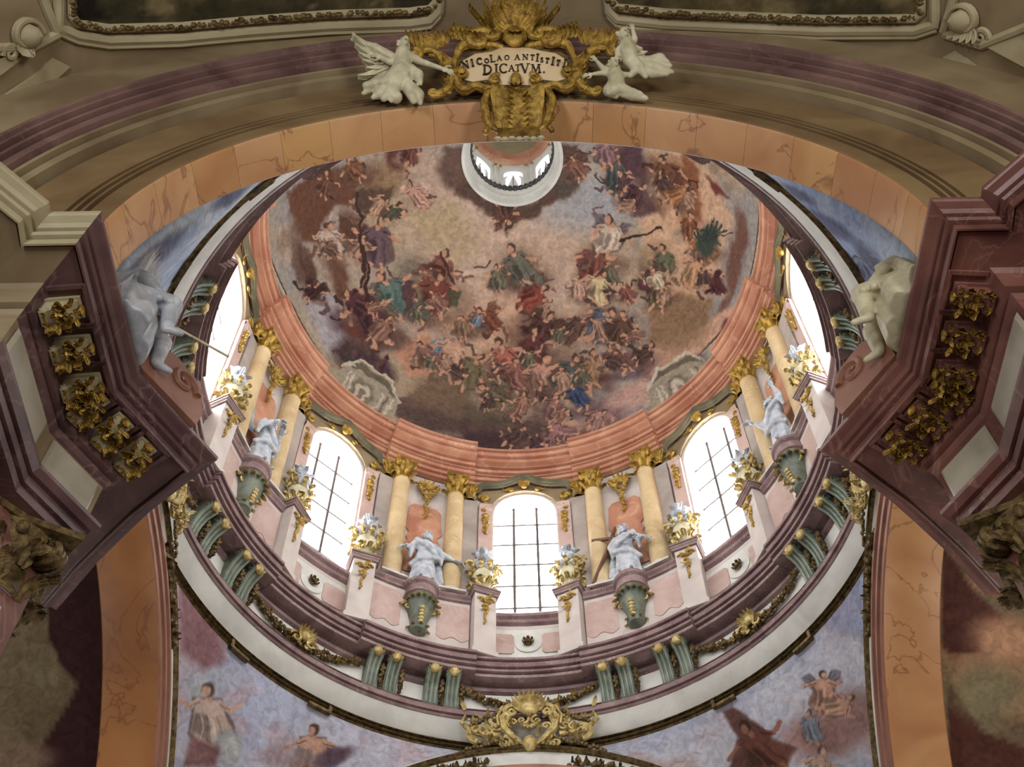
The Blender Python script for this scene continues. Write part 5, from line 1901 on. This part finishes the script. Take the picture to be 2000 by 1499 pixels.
spec = [
    (SA[0], 'silvery statue of a cloaked figure in the dark niche at far left', [(.17, -.04, .62), (-.17, -.06, .63)], [(.08, -.14, .68), (-.1, -.15, .7)], (.4, -1, .3), .01, 1),
    (SA[1], 'silvery robed statue with bare arms stretched out, left of the central window', [(.19, -.03, .64), (-.17, -.04, .62)], [(.34, -.05, .58), (-.25, -.08, .55)], (.15, -1, .25), 0, 1),
    (SA[2], 'silvery robed statue steadying a long wooden cross, right of the central window', [(.17, -.05, .64), (-.16, -.05, .62)], [(.24, -.1, .55), (.06, -.15, .56)], (-.3, -1, .1), -.01, -1),
    (SA[3], 'silvery statue with raised arms at far right of the drum', [(.2, -.04, .76), (-.19, -.04, .74)], [(.22, -.1, .9), (-.25, -.1, .84)], (-.2, -1, .5), .01, -1)]
for i, (s, lab, el, hn, fc, ln, ck) in enumerate(spec):
    me = robed(3.45, el, hn, fc, ln, i+2, True, ck)
    me.materials.append(M['statue'])
    o = mo('statue', me, None, pol(s, 10.36, 39.985), rzof(s))
    tag(o, lab, 'statue', 'statues of the drum')
    if i == 2:                                         # leaning cross
        g = G()
        g.tube([(-1.55, -.1, 0.12), (-1.25, -.08, 1.0), (-.85, -.05, 2.0), (-.35, .02, 3.6)], .085, 6)
        g.tube([(-1.35, -.05, 3.2), (-.45, 0, 2.95), (.3, .02, 2.75)], .085, 6)
        c_ = g.build('wooden_cross', 'wood')
        c_.location = pol(s, 10.36, 40.0); c_.rotation_euler = (0, 0, rzof(s))
        tag(c_, 'long brown wooden cross leaning beside the statue right of the central window', 'cross')
    if i == 0:
        g = G()
        for q in range(7):
            g.leaf((-.3, .3, 2.4), (-.3-.1*q, .1, .5-.2*q), (0, -1, 0), 1.1, .16, .3)
            g.leaf((.3, .3, 2.4), (.3+.1*q, .1, .5-.2*q), (0, -1, 0), 1.0, .16, .3)
        g.build('wings', 'statue', o)


# ---- seated statues on the near cornices
def seated(seed, mirror):
    """seated figure facing -y; heavy cloth falls over the ledge in broad rounded folds"""
    g, gx = G(), G()
    m = mirror
    skirt(g, [(-.3, .98, .74, .1*m, -.1), (.1, .95, .76, .06*m, -.1), (.5, .86, .74, .02*m, -.1), (.9, .66, .58, 0, -.05), (1.15, .46, .42, 0, 0), (1.35, .36, .32, 0, .05)], .075, seed, 120, (6, 10, 15))
    skirt(g, [(1.0, .44, .34, 0, .1), (1.4, .36, .28, .06*m, .08), (1.8, .42, .28, .12*m, .02), (2.1, .4, .25, .16*m, -.04), (2.25, .2, .16, .18*m, -.06), (2.34, .1, .1, .2*m, -.08)], .05, seed+1, 96, (5, 8, 13))
    for q in (-1, 1):
        g.capsule((q*.3, -.1, 1.0), (q*.46+.1*m, -.95, .95), .28, .24, 16)
        g.capsule((q*.46+.1*m, -.95, .95), (q*.42+.1*m, -1.05, .1), .22, .13, 16)
        g.capsule((q*.42+.1*m, -1.05, .06), (q*.46+.1*m, -1.35, 0), .1, .07, 16)
        for k in range(4):                             # folds over the thighs
            g.capsule((q*.12+.1*m, -.2-.2*k, 1.22-.03*k), (q*.66+.1*m, -.25-.22*k, .75), .07, .09, 10)
    for q, el, hn_ in ((1, (.7, -.3, 1.75), (1.15, -.75, 1.95)), (-1, (-.5, -.3, 1.6), (-.3, -.75, 1.45))):
        x = q*m
        a = (.38*x+.16*m, -.02, 2.05)
        e = (el[0]*m+.1*m, el[1], el[2]); h = (hn_[0]*m+.1*m, hn_[1], hn_[2])
        g.capsule(a, e, .17, .15, 16); g.capsule(e, h, .14, .08, 16)
        hand(gx, h, np.array(h)-np.array(e), (0, -.3, 1), 2.9)
    # cloak: a fluted half bell hanging from the shoulders down the back
    Pc = []
    for zt in np.linspace(0, 1, 22):
        row = []
        for j in range(73):
            a = PI*(j/72)*1.15-.12*PI
            f = 1+(.03+.12*zt)*(math.sin(8*a+1.5*zt)+.5*math.sin(13*a+2))
            row.append((.12*m+(.4+.75*zt**.8)*f*math.cos(a), .02+(.34+.62*zt**.9)*f*math.sin(a), 2.1-2.35*zt))
        for j in range(72, -1, -1):
            a = PI*(j/72)*1.15-.12*PI
            row.append((.12*m+(.3+.5*zt**.8)*math.cos(a), .02+(.22+.4*zt**.9)*math.sin(a), 2.1-2.35*zt))
        Pc.append(row)
    cap_ends(g, Pc)
    g.capsule((.19*m, -.08, 2.25), (.22*m, -.14, 2.45), .11, .1, 14)
    head(gx, (.24*m, -.2, 2.64), 3.1, (.6*m, -.7, .2), True, True)
    g.ell((.24*m, -.18, 2.62), .15, 14, 10)
    me = remesh(g, 'figure', .026, 1)
    return merge_mesh(me, gx)


for s, lab in ((-1, 'big pale grey seated statue in heavy drapery on the left cornice, holding a thin staff'), (1, 'big pale grey seated statue on the right cornice reaching towards the drum')):
    me = seated(4 if s < 0 else 9, -s)
    me.materials.append(M['ivory'] if s > 0 else M['statue'])
    o = mo('seated_statue', me, None, (s*8.1, AX[1]-9.75, 23.47), math.radians(-s*112))
    tag(o, lab, 'statue')
    if s < 0:
        g = G().tube([(-7.2, AX[1]-9.0, 24.9), (-6.6, AX[1]-7.4, 26.6)], .03, 6)
        c_ = g.build('staff', 'ivory'); tag(c_, 'thin pale staff held by the seated statue on the left cornice', 'staff')
    # curled brown pediment block next to the statue
    g = G()
    prof = [(-.9, 0), (.75, 0), (.8, .5), (.6, 1.0), (.2, 1.35), (-.3, 1.4), (-.7, 1.2), (-.9, .8)]
    e1 = np.array([s*-.56, .83, 0]); e3 = np.array([-.83*s, -.56, 0])*1.0
    g.extrude(prof, e1, (0, 0, 1), e3, (s*7.85, AX[1]-7.7, 23.16), 1.0)
    for dd in (0.0, 1.0):
        g.scroll(np.array([s*7.85, AX[1]-7.7, 24.0])+e3*dd+e1*.1, e1, np.array([0, 0, 1.0]), .42, .08, 1.5, .1, .06, 24)
    o = g.build('pediment_scroll', 'redlight', smooth=30)
    tag(o, 'brown marble scroll block beside the seated statue on the %s cornice' % ('left' if s < 0 else 'right'), 'pediment')

# ---- giant gilt capitals at the left and right edges
for s in (-1, 1):
    for j, (x, y, r_, lab) in enumerate(((9.3, -7.25, .72, 'giant gilt capital with curling volutes under the %s cornice'), (10.3, -9.3, .6, 'second gilt capital cut by the %s edge of the picture'))):
        nm = 'left' if s < 0 else 'right'
        t = thing('giant_column', lab % nm, 'column', (s*x, AX[1]+y, 17.8), math.radians(45+10*s))
        g = capital_mesh(r_, 1.75, 2, 8, False)
        for i in range(4):
            a = PI/4+i*PI/2
            d = np.array([math.cos(a), math.sin(a), 0]); sd_ = np.array([-d[1], d[0], 0])
            for q in (-.12, 0, .12):
                g.scroll(d*r_*1.3+sd_*q+np.array([0, 0, 1.26]), d, np.array([0, 0, 1.0]), .4, .05, 2.1, .085, .05, 36, start=PI*.55, m=7)
            for q in range(5):
                g.leaf(d*r_*1.0+sd_*(.14*(q-2))+np.array([0, 0, .95]), d*.8+sd_*(.3*(q-2))-np.array([0, 0, .4]), d, .6, .16, .6)
        for i in range(12):
            a = i*PI/6
            g.ell((r_*1.16*math.cos(a), r_*1.16*math.sin(a), 1.4), (.13, .13, .16), 7, 5)
        g.build('capital', 'golddark' if j == 0 else 'gold', t)
        g = G().lathe([(r_*.92, .0), (r_*.98, .05), (r_*.92, .12), (r_*.9, .1)], 24)
        g.lathe([(r_*.9, .05), (r_*.95, -3), (r_*1.0, -19.2)], 24)
        g.build('shaft', 'iron' if s < 0 else 'red', t)

# ================================================================== the inscribed cartouche on the near arch
CS = .925
SX = 33.2/FPX                                          # metres per photograph pixel at the cartouche
CO = np.array([.13, 10.0, 29.8])
CE = np.array([0.0, -.5, .866]); CNn = np.array([0.0, -.866, -.5])
# local axes: x right, y = "depth into the wall", z -> use matrix rows so that local (x, -out, up)
CT = Matrix(((1, 0, 0, CO[0]), (0, -CNn[1], CE[1], CO[1]), (0, -CNn[2], CE[2], CO[2]), (0, 0, 0, 1)))


def cp(u, v, out=0.0):
    """cartouche coordinates from its picture: local x, local y (negative outwards), local z up the plate"""
    return np.array([(u-1014)*SX, -out, (272-v)*SX/CS])


root = thing('inscribed_cartouche', 'great gilt cartouche with Latin inscription crowning the near arch', 'cartouche')
root.matrix_world = CT
# cream plaque
plq = [(912, 112), (935, 96), (965, 92), (985, 82), (1035, 84), (1060, 92), (1085, 98), (1103, 112), (1110, 135), (1104, 158), (1085, 164), (1060, 160), (1040, 172), (980, 170), (955, 158), (930, 162), (908, 155), (904, 132)]
g = G()
poly = [tuple(cp(u, v)[[0, 2]]) for u, v in plq]
A_ = [np.array((x, -.34, z)) for x, z in poly]
c0 = np.mean(A_, 0)
Rg = [[a for a in A_]]
for k, (f, d) in enumerate(((.85, .05), (.6, .09), (.3, .11))):
    Rg.append([c0+(a-c0)*f+np.array([0, -d, 0]) for a in A_])
g.grid(np.array(Rg), cv=True)
k = len(A_)
g.F.append(tuple(3*k+j for j in range(k)))
pl = g.build('plaque', 'cream', root)
# back plate so that it has body
g = G().extrude([tuple((c0+(a-c0)*1.12)[[0, 2]]) for a in A_], (1, 0, 0), (0, 0, 1), (0, 1, 0), (0, -.33, 0), .35)
g.build('back_plate', 'golddark', root)


GLYPH = {  # stems as (x0, y0, x1, y1, width), arcs as ('a', cx, cy, rx, ry, from, to)
    'I': (.34, [(.17, 0, .17, 1, .15)], [(.17, 0), (.17, 1)]),
    'N': (.9, [(.14, 0, .14, 1, .07), (.14, 1, .76, 0, .16), (.76, 0, .76, 1, .07)], [(.14, 0), (.12, 1), (.76, 1)]),
    'T': (.74, [(.37, 0, .37, 1, .15), (.05, .96, .69, .96, .08), (.07, .82, .07, .98, .05), (.67, .82, .67, .98, .05)], [(.37, 0)]),
    'L': (.66, [(.17, 0, .17, 1, .15), (.17, .04, .6, .04, .08), (.6, 0, .6, .2, .05)], [(.17, 0), (.17, 1)]),
    'A': (.9, [(.12, 0, .44, 1, .07), (.44, 1, .78, 0, .16), (.24, .36, .64, .36, .06)], [(.12, 0), (.78, 0)]),
    'V': (.9, [(.12, 1, .46, 0, .16), (.46, 0, .78, 1, .07)], [(.12, 1), (.78, 1)]),
    'M': (1.06, [(.14, 0, .2, 1, .07), (.2, 1, .53, .1, .15), (.53, .1, .86, 1, .07), (.86, 1, .92, 0, .15)], [(.14, 0), (.92, 0), (.18, 1), (.88, 1)]),
    'C': (.84, [('a', .46, .5, .36, .46, .75, 5.5), (.74, .74, .74, .96, .06)], []),
    'O': (.94, [('a', .47, .5, .38, .46, 0, 6.2832)], []),
    'D': (.9, [(.17, 0, .17, 1, .15), ('a', .3, .5, .48, .46, -1.5708, 1.5708), (.17, .04, .32, .04, .07), (.17, .96, .32, .96, .07)], [(.17, 0), (.17, 1)]),
    'S': (.66, [('a', .33, .74, .22, .22, .6, 4.7), ('a', .33, .27, .25, .24, -2.6, 1.57)], []),
    '.': (.3, [(.15, 0, .15, .13, .14)], [])}


def letter(ch, u, v, h, rot, wd=1.0):
    w_, st, sf = GLYPH[ch]
    quads = []
    for q in st:
        if q[0] == 'a':
            _, cx, cy, rx, ry, t0, t1 = q
            ts = np.linspace(t0, t1, 18)
            for ta, tb in zip(ts[:-1], ts[1:]):
                tha, thb = (.045+.045*abs(math.cos(x)) for x in (ta, tb))
                quads.append([(cx+(rx-k*t_)*math.cos(x), cy+(ry-k*t_)*math.sin(x)) for x, t_, k in ((ta, tha, -.6), (tb, thb, -.6), (tb, thb, 1), (ta, tha, 1))])
        else:
            x0, y0, x1, y1, w2 = q
            L = math.hypot(x1-x0, y1-y0)
            nx, ny = -(y1-y0)/L*w2/2, (x1-x0)/L*w2/2
            quads.append([(x0+nx, y0+ny), (x1+nx, y1+ny), (x1-nx, y1-ny), (x0-nx, y0-ny)])
    for x, y in sf:
        yy = y+(.02 if y < .5 else -.02)
        quads.append([(x-.17, yy-.025), (x+.17, yy-.025), (x+.17, yy+.025), (x-.17, yy+.025)])
    sz = h*SX/CS
    sw = h*SX*.98*wd
    a = math.radians(rot)
    P0 = cp(u, v)
    g = G()
    for qd in quads:
        pts = []
        for x, y in qd:
            X, Y = (x-w_/2)*sw, y*sz
            pts.append((P0[0]+X*math.cos(a)-Y*math.sin(a), P0[2]+X*math.sin(a)+Y*math.cos(a)))
        g.extrude(pts, (1, 0, 0), (0, 0, 1), (0, -1, 0), (0, -.42, 0), .05)
    return g.build('letter', 'ink', pl, smooth=False)


line1 = [('N', 918, 137, 16, 12), ('I', 931, 133, 16, 10), ('C', 944, 130, 16, 9), ('O', 957, 127, 11, 7), ('L', 968, 125, 17, 5), ('A', 980, 122, 12, 3), ('O', 994, 121, 12, 1),
         ('A', 1013, 121, 13, -1), ('N', 1028, 121, 13, -2), ('T', 1041, 122, 13, -4), ('I', 1050, 125, 18, -5), ('S', 1058, 127, 11, -7), ('T', 1068, 129, 12, -8), ('I', 1078, 133, 18, -9), ('T', 1088, 134, 12, -11), ('I', 1099, 139, 18, -12)]
for ch, u, v, h, r in line1:
    letter(ch, u, v, h, r, .92)
line2 = [('D', 958, 153, 22, 0), ('I', 974, 152, 22, 0), ('C', 987, 151, 22, 0), ('A', 1002, 147, 14, 0), ('T', 1014, 147, 15, 0), ('V', 1027, 151, 21, 0), ('M', 1047, 151, 19, 0), ('.', 1062, 151, 18, 0)]
for ch, u, v, h, r in line2:
    letter(ch, u, v, h, r, .95)

gf, gs, gd2 = G(), G(), G()                            # frame, shell crest, keystone


def ctube(gg, pts, rad, out=.3, n=8):
    P = [cp(u, v, out if len(q) == 0 else q[0]) for (u, v, *q) in pts]
    P = np.array(P)
    # smooth resample
    t = np.linspace(0, len(P)-1, (len(P)-1)*5+1)
    Q = []
    for tt in t:
        i = min(int(tt), len(P)-2); f = tt-i
        p0, p1, p2, p3 = P[max(i-1, 0)], P[i], P[i+1], P[min(i+2, len(P)-1)]
        Q.append(.5*((2*p1)+(-p0+p2)*f+(2*p0-5*p1+4*p2-p3)*f*f+(-p0+3*p1-3*p2+p3)*f**3))
    rr_ = np.interp(t, np.linspace(0, len(P)-1, len(rad)), rad) if hasattr(rad, '__len__') else rad
    gg.tube(np.array(Q), rr_, n)


def cscroll(gg, u, v, r0, turns, start, sg, rad=.09, out=.34, r1=None):
    gg.scroll(cp(u, v, out), (sg, 0, 0), (0, 0, 1), r0*SX, (r1 or r0*.15)*SX, turns, rad, rad*.45, 34, start=start, m=8)


for sg in (-1, 1):
    U = lambda du: 1008+sg*du
    ctube(gf, [(U(108), 100), (U(116), 125), (U(108), 155), (U(95), 178), (U(72), 170), (U(50), 178), (U(30), 172)], [.08, .12, .14, .14, .1, .12, .07])
    ctube(gf, [(U(108), 100), (U(100), 78), (U(75), 70), (U(45), 75), (U(20), 80)], [.08, .13, .16, .13, .08])
    ctube(gf, [(U(160), 95), (U(130), 105), (U(118), 140), (U(122), 170), (U(138), 185), (U(160), 180)], [.05, .1, .14, .12, .1, .04])
    ctube(gf, [(U(188), 95), (U(165), 85), (U(140), 98), (U(128), 130)], [.05, .11, .13, .1])
    cscroll(gf, U(188), 97, 16, 1.6, PI/2, sg, .09)
    cscroll(gf, U(66), 70, 28, 1.6, .6, -sg, .14, .4)
    cscroll(gf, U(44), 58, 17, 1.5, 2.2, sg, .1, .44)
    cscroll(gf, U(98), 150, 13, 1.7, 0, sg, .08, .42)
    cscroll(gf, U(35), 165, 12, 1.6, 1.0, -sg, .08, .44)
    cscroll(gf, U(150), 182, 14, 1.4, PI, sg, .07, .3)
    for q in range(9):                                 # flame-like side crests
        u_, v_ = U(130+q*8), 82-3*abs(q-4)
        gf.leaf(cp(u_, v_, .25), (sg*.35*(q-4)/4+sg*.1, -.15, 1), (0, -1, 0), .55-.02*abs(q-4), .11, .45)
    for q in range(7):
        gf.leaf(cp(U(118), 110+12*q, .3), (sg, -.3, .4-.15*q), (0, -1, 0), .38, .12, .5)
        gf.leaf(cp(U(60+9*q), 74-1.5*q, .4), (sg*.4, -.3, .9), (0, -1, 0), .34, .11, .6)
        gf.ell(cp(U(150+6*q), 90-abs(q-3), .34), (.07, .06, .07), 6, 4)
    for q in range(8):
        a_ = q*PI/4
        gf.leaf(cp(U(98), 150, .48), (math.cos(a_), -.2, math.sin(a_)), (0, -1, 0), .18, .06, .5)
# crown shell
for q in range(11):
    a_ = .12+(PI-.24)*q/10
    gs.leaf(cp(1010, 48, .3), (math.cos(a_), -.25, math.sin(a_)), (0, -1, 0), .75+.35*math.sin(a_), .2, .35)
    gs.leaf(cp(1010, 40, .2), (math.cos(a_)*1.3, -.1, math.sin(a_)), (0, -1, 0), 1.0+.5*math.sin(a_), .15, .5)
gs.ell(cp(1010, 62, .42), (.3, .16, .34), 12, 8)
for q in range(5):
    gs.leaf(cp(1010, 46, .5), ((q-2)*.35, -.2, -1), (0, -1, 0), .5, .12, .3)
for sg in (-1, 1):
    ctube(gs, [(1010+sg*20, 62), (1010+sg*45, 40), (1010+sg*60, 15), (1010+sg*52, -10)], [.06, .1, .09, .04])
    for q in range(6):
        gs.leaf(cp(1010+sg*(42+5*q), 46-8*q, .3), (sg*.9, -.2, .7), (0, -1, 0), .5, .14, .5)
        gs.leaf(cp(1010+sg*(70+8*q), 64-3*q, .26), (sg*.3, -.2, 1), (0, -1, 0), .4, .12, .5)
gf.build('gilt_scroll_frame', 'gold', root)
gs.build('gilt_shell_crest', 'gold', root)
# keystone console below the plaque
ctube(gd2, [(962, 182), (952, 205), (955, 235), (962, 262), (975, 272)], [.08, .1, .1, .08, .05], .34)
ctube(gd2, [(1066, 182), (1076, 205), (1070, 235), (1062, 262), (1050, 272)], [.08, .1, .1, .08, .05], .34)
Pk = np.array([[cp(u, v, o_) for u in np.linspace(c_-w_, c_+w_, 9)] for v, w_, o_, c_ in ((172, 46, .42, 1012), (190, 50, .44, 1012), (215, 48, .36, 1013), (240, 44, .26, 1013), (262, 42, .16, 1013), (272, 38, .1, 1013))])
Pk[:, 2:7, 1] += .1
gd2.grid(Pk)
gd2.grid(np.array([[cp(u, v, .42), cp(u, v, .0)] for u, v in ((966, 172), (962, 190), (965, 215), (969, 240), (971, 262), (975, 272), (1051, 272), (1055, 262), (1057, 240), (1061, 215), (1062, 190), (1058, 172))]))
for q in range(14):
    for sg in (-1, 1):
        gd2.ell(cp(1013+sg*58+sg*4*math.sin(q), 190+6*q, .24), (.08, .1, .09), 6, 4)
    gd2.leaf(cp(1013+(10 if q % 2 else -10), 185+6*q, .32), (.6 if q % 2 else -.6, -.4, -.7), (0, -1, 0), .3, .1, .6)
gd2.ell(cp(1010, 172, .5), (.14, .12, .3), 8, 6)
for q in range(5):
    gd2.leaf(cp(1010, 180, .5), ((q-2)*.5, -.3, -.8), (0, -1, 0), .34, .1, .5)
gd2.build('gilt_keystone', 'gold', root)
g = G()
for q in range(7):
    g.ell(cp(975+13*q, 272+2*(q % 2), .06), (.1, .08, .06), 6, 4)
g.build('white_fringe', 'ivory', root)


# ---- winged angel at the left, two putti at the right; same tilted plane
def cart_figure(name, label, build, mat_name, **kw):
    g, gx, parts = G(), G(), []
    build(g, gx, parts)
    me = remesh(g, 'figure', .03, 1)
    me = merge_mesh(me, gx)
    me.materials.append(M[mat_name])
    o = mo(name, me)
    o.matrix_world = CT
    tag(o, label, 'statue')
    for nm, gg in parts:
        gg.build(nm, mat_name, o)
    return o


def limb(g, pts, rad, out=.4):
    P = [cp(u, v, q[0] if q else out) for (u, v, *q) in pts]
    for i in range(len(P)-1):
        g.capsule(P[i], P[i+1], rad[i], rad[i+1])
    return P


def wing(gg, root_, tips, out=.35, n=3):
    """overlapping feathers from a shoulder to a list of tips"""
    r0 = cp(*root_, out)
    for i, (u, v) in enumerate(tips):
        e = cp(u, v, out-.03*i)
        d = e-r0
        L = np.linalg.norm(d)
        for q in range(n):
            s0 = r0+d*(.1+.25*q)
            gg.leaf(s0, d, (0, -1, 0), L*(.9-.25*q), .13, .15)
    gg.tube([r0, (r0+cp(*tips[0], out))/2+np.array([0, -.05, .05]), cp(*tips[0], out)], [.14, .11, .04], 8)


def angel(g, gx, parts):
    limb(g, [(800, 100), (801, 118), (797, 145)], [.2, .22, .2], .45)
    limb(g, [(800, 100), (800, 90)], [.09, .08], .45)
    head(gx, cp(801, 80, .48), 2.35, (.35, -.85, .15)); g.ell(cp(801, 80, .46), .12, 8, 6)
    P = limb(g, [(809, 108), (835, 125), (872, 141)], [.12, .09, .06], .5); hand(gx, P[-1], P[-1]-P[-2], (0, -1, 0), 2.3)
    P = limb(g, [(792, 108), (778, 122), (762, 112)], [.12, .09, .07], .45); hand(gx, P[-1], P[-1]-P[-2], (0, -1, 0), 2.3)
    # legs and flowing drapery
    limb(g, [(795, 148), (778, 170), (735, 178)], [.24, .2, .1], .5)
    limb(g, [(800, 150), (785, 182), (768, 205)], [.24, .18, .09], .46)
    for pts in ([(800, 140), (770, 165), (730, 190)], [(805, 150), (812, 180), (822, 212)], [(790, 160), (760, 190), (748, 200)], [(812, 135), (828, 150), (834, 170)], [(780, 185), (790, 200), (782, 208)], [(808, 165), (830, 195), (835, 215)], [(770, 150), (750, 170), (738, 172)]):
        limb(g, pts, [.12, .16, .06], .42)
    w = G(); wing(w, (790, 112), [(700, 58), (706, 80), (714, 98), (722, 112), (730, 128), (716, 148), (745, 140)])
    parts.append(('wing', w))
    w = G(); wing(w, (808, 120), [(836, 158), (830, 170), (822, 172)], .3, 2)
    parts.append(('wing', w))


def putto(cu, cv, s, arms, legs, hd, drapes, wng):
    def f(g, gx, parts):
        X = lambda du, dv: (cu+du, cv+dv)
        limb(g, [X(0, -14), X(2, 2), X(4, 18)], [.2*s, .23*s, .2*s], .5)
        limb(g, [X(0, -16), X(hd[0]*.6, hd[1]*.75)], [.08*s, .08*s], .5)
        head(gx, cp(*X(*hd), .55), 2.6*s, (.3, -.9, .2)); g.ell(cp(*X(*hd), .54), .13*s, 8, 6)
        for a in arms:
            P = limb(g, [X(*q) for q in a], [.1*s, .085*s, .055*s], .5)
            hand(gx, P[-1], P[-1]-P[-2], (0, -1, 0), 1.9*s)
        for a in legs:
            limb(g, [X(*q) for q in a], [.17*s, .13*s, .07*s], .5)
        for a in drapes:
            limb(g, [X(*q) for q in a], [.1, .16, .07], .42)
        for tips in wng:
            w = G(); wing(w, X(4, -8), [X(*q) for q in tips], .34, 2)
            parts.append(('wing', w))
    return f


cart_figure('angel', 'pale stucco angel with spread wings kneeling left of the inscribed cartouche', angel, 'ivory')
cart_figure('putto', 'pale stucco winged putto raising one arm, right of the inscribed cartouche',
            putto(1218, 108, 1.0, [[(8, -14), (16, -28), (14, -50)], [(-8, -12), (-18, 0), (-20, 10)]], [[(6, 20), (20, 36), (30, 60)], [(2, 20), (14, 42), (2, 58)]], (-6, -34),
                  [[(10, 15), (40, 20), (78, 30)], [(14, 24), (50, 35), (80, 45)], [(8, 30), (40, 46), (70, 50)], [(30, 18), (60, 14), (74, 22)]], [[(30, -16), (40, -6), (34, 2)]]), 'ivory')
cart_figure('putto', 'pale stucco putto lying below the arm-raising one, right of the cartouche',
            putto(1192, 172, .9, [[(-6, -12), (-22, -14), (-40, -12)], [(-2, -14), (-22, -26), (-32, -42)], [(8, -10), (26, -8), (36, -14)]], [[(4, 20), (18, 26), (44, 34)], [(0, 20), (-6, 30), (-14, 32)]], (-2, -28),
                  [[(-8, 5), (-12, 20), (0, 34)], [(6, 24), (30, 30), (54, 40)], [(10, 10), (20, 25), (16, 32)]], []), 'ivory')
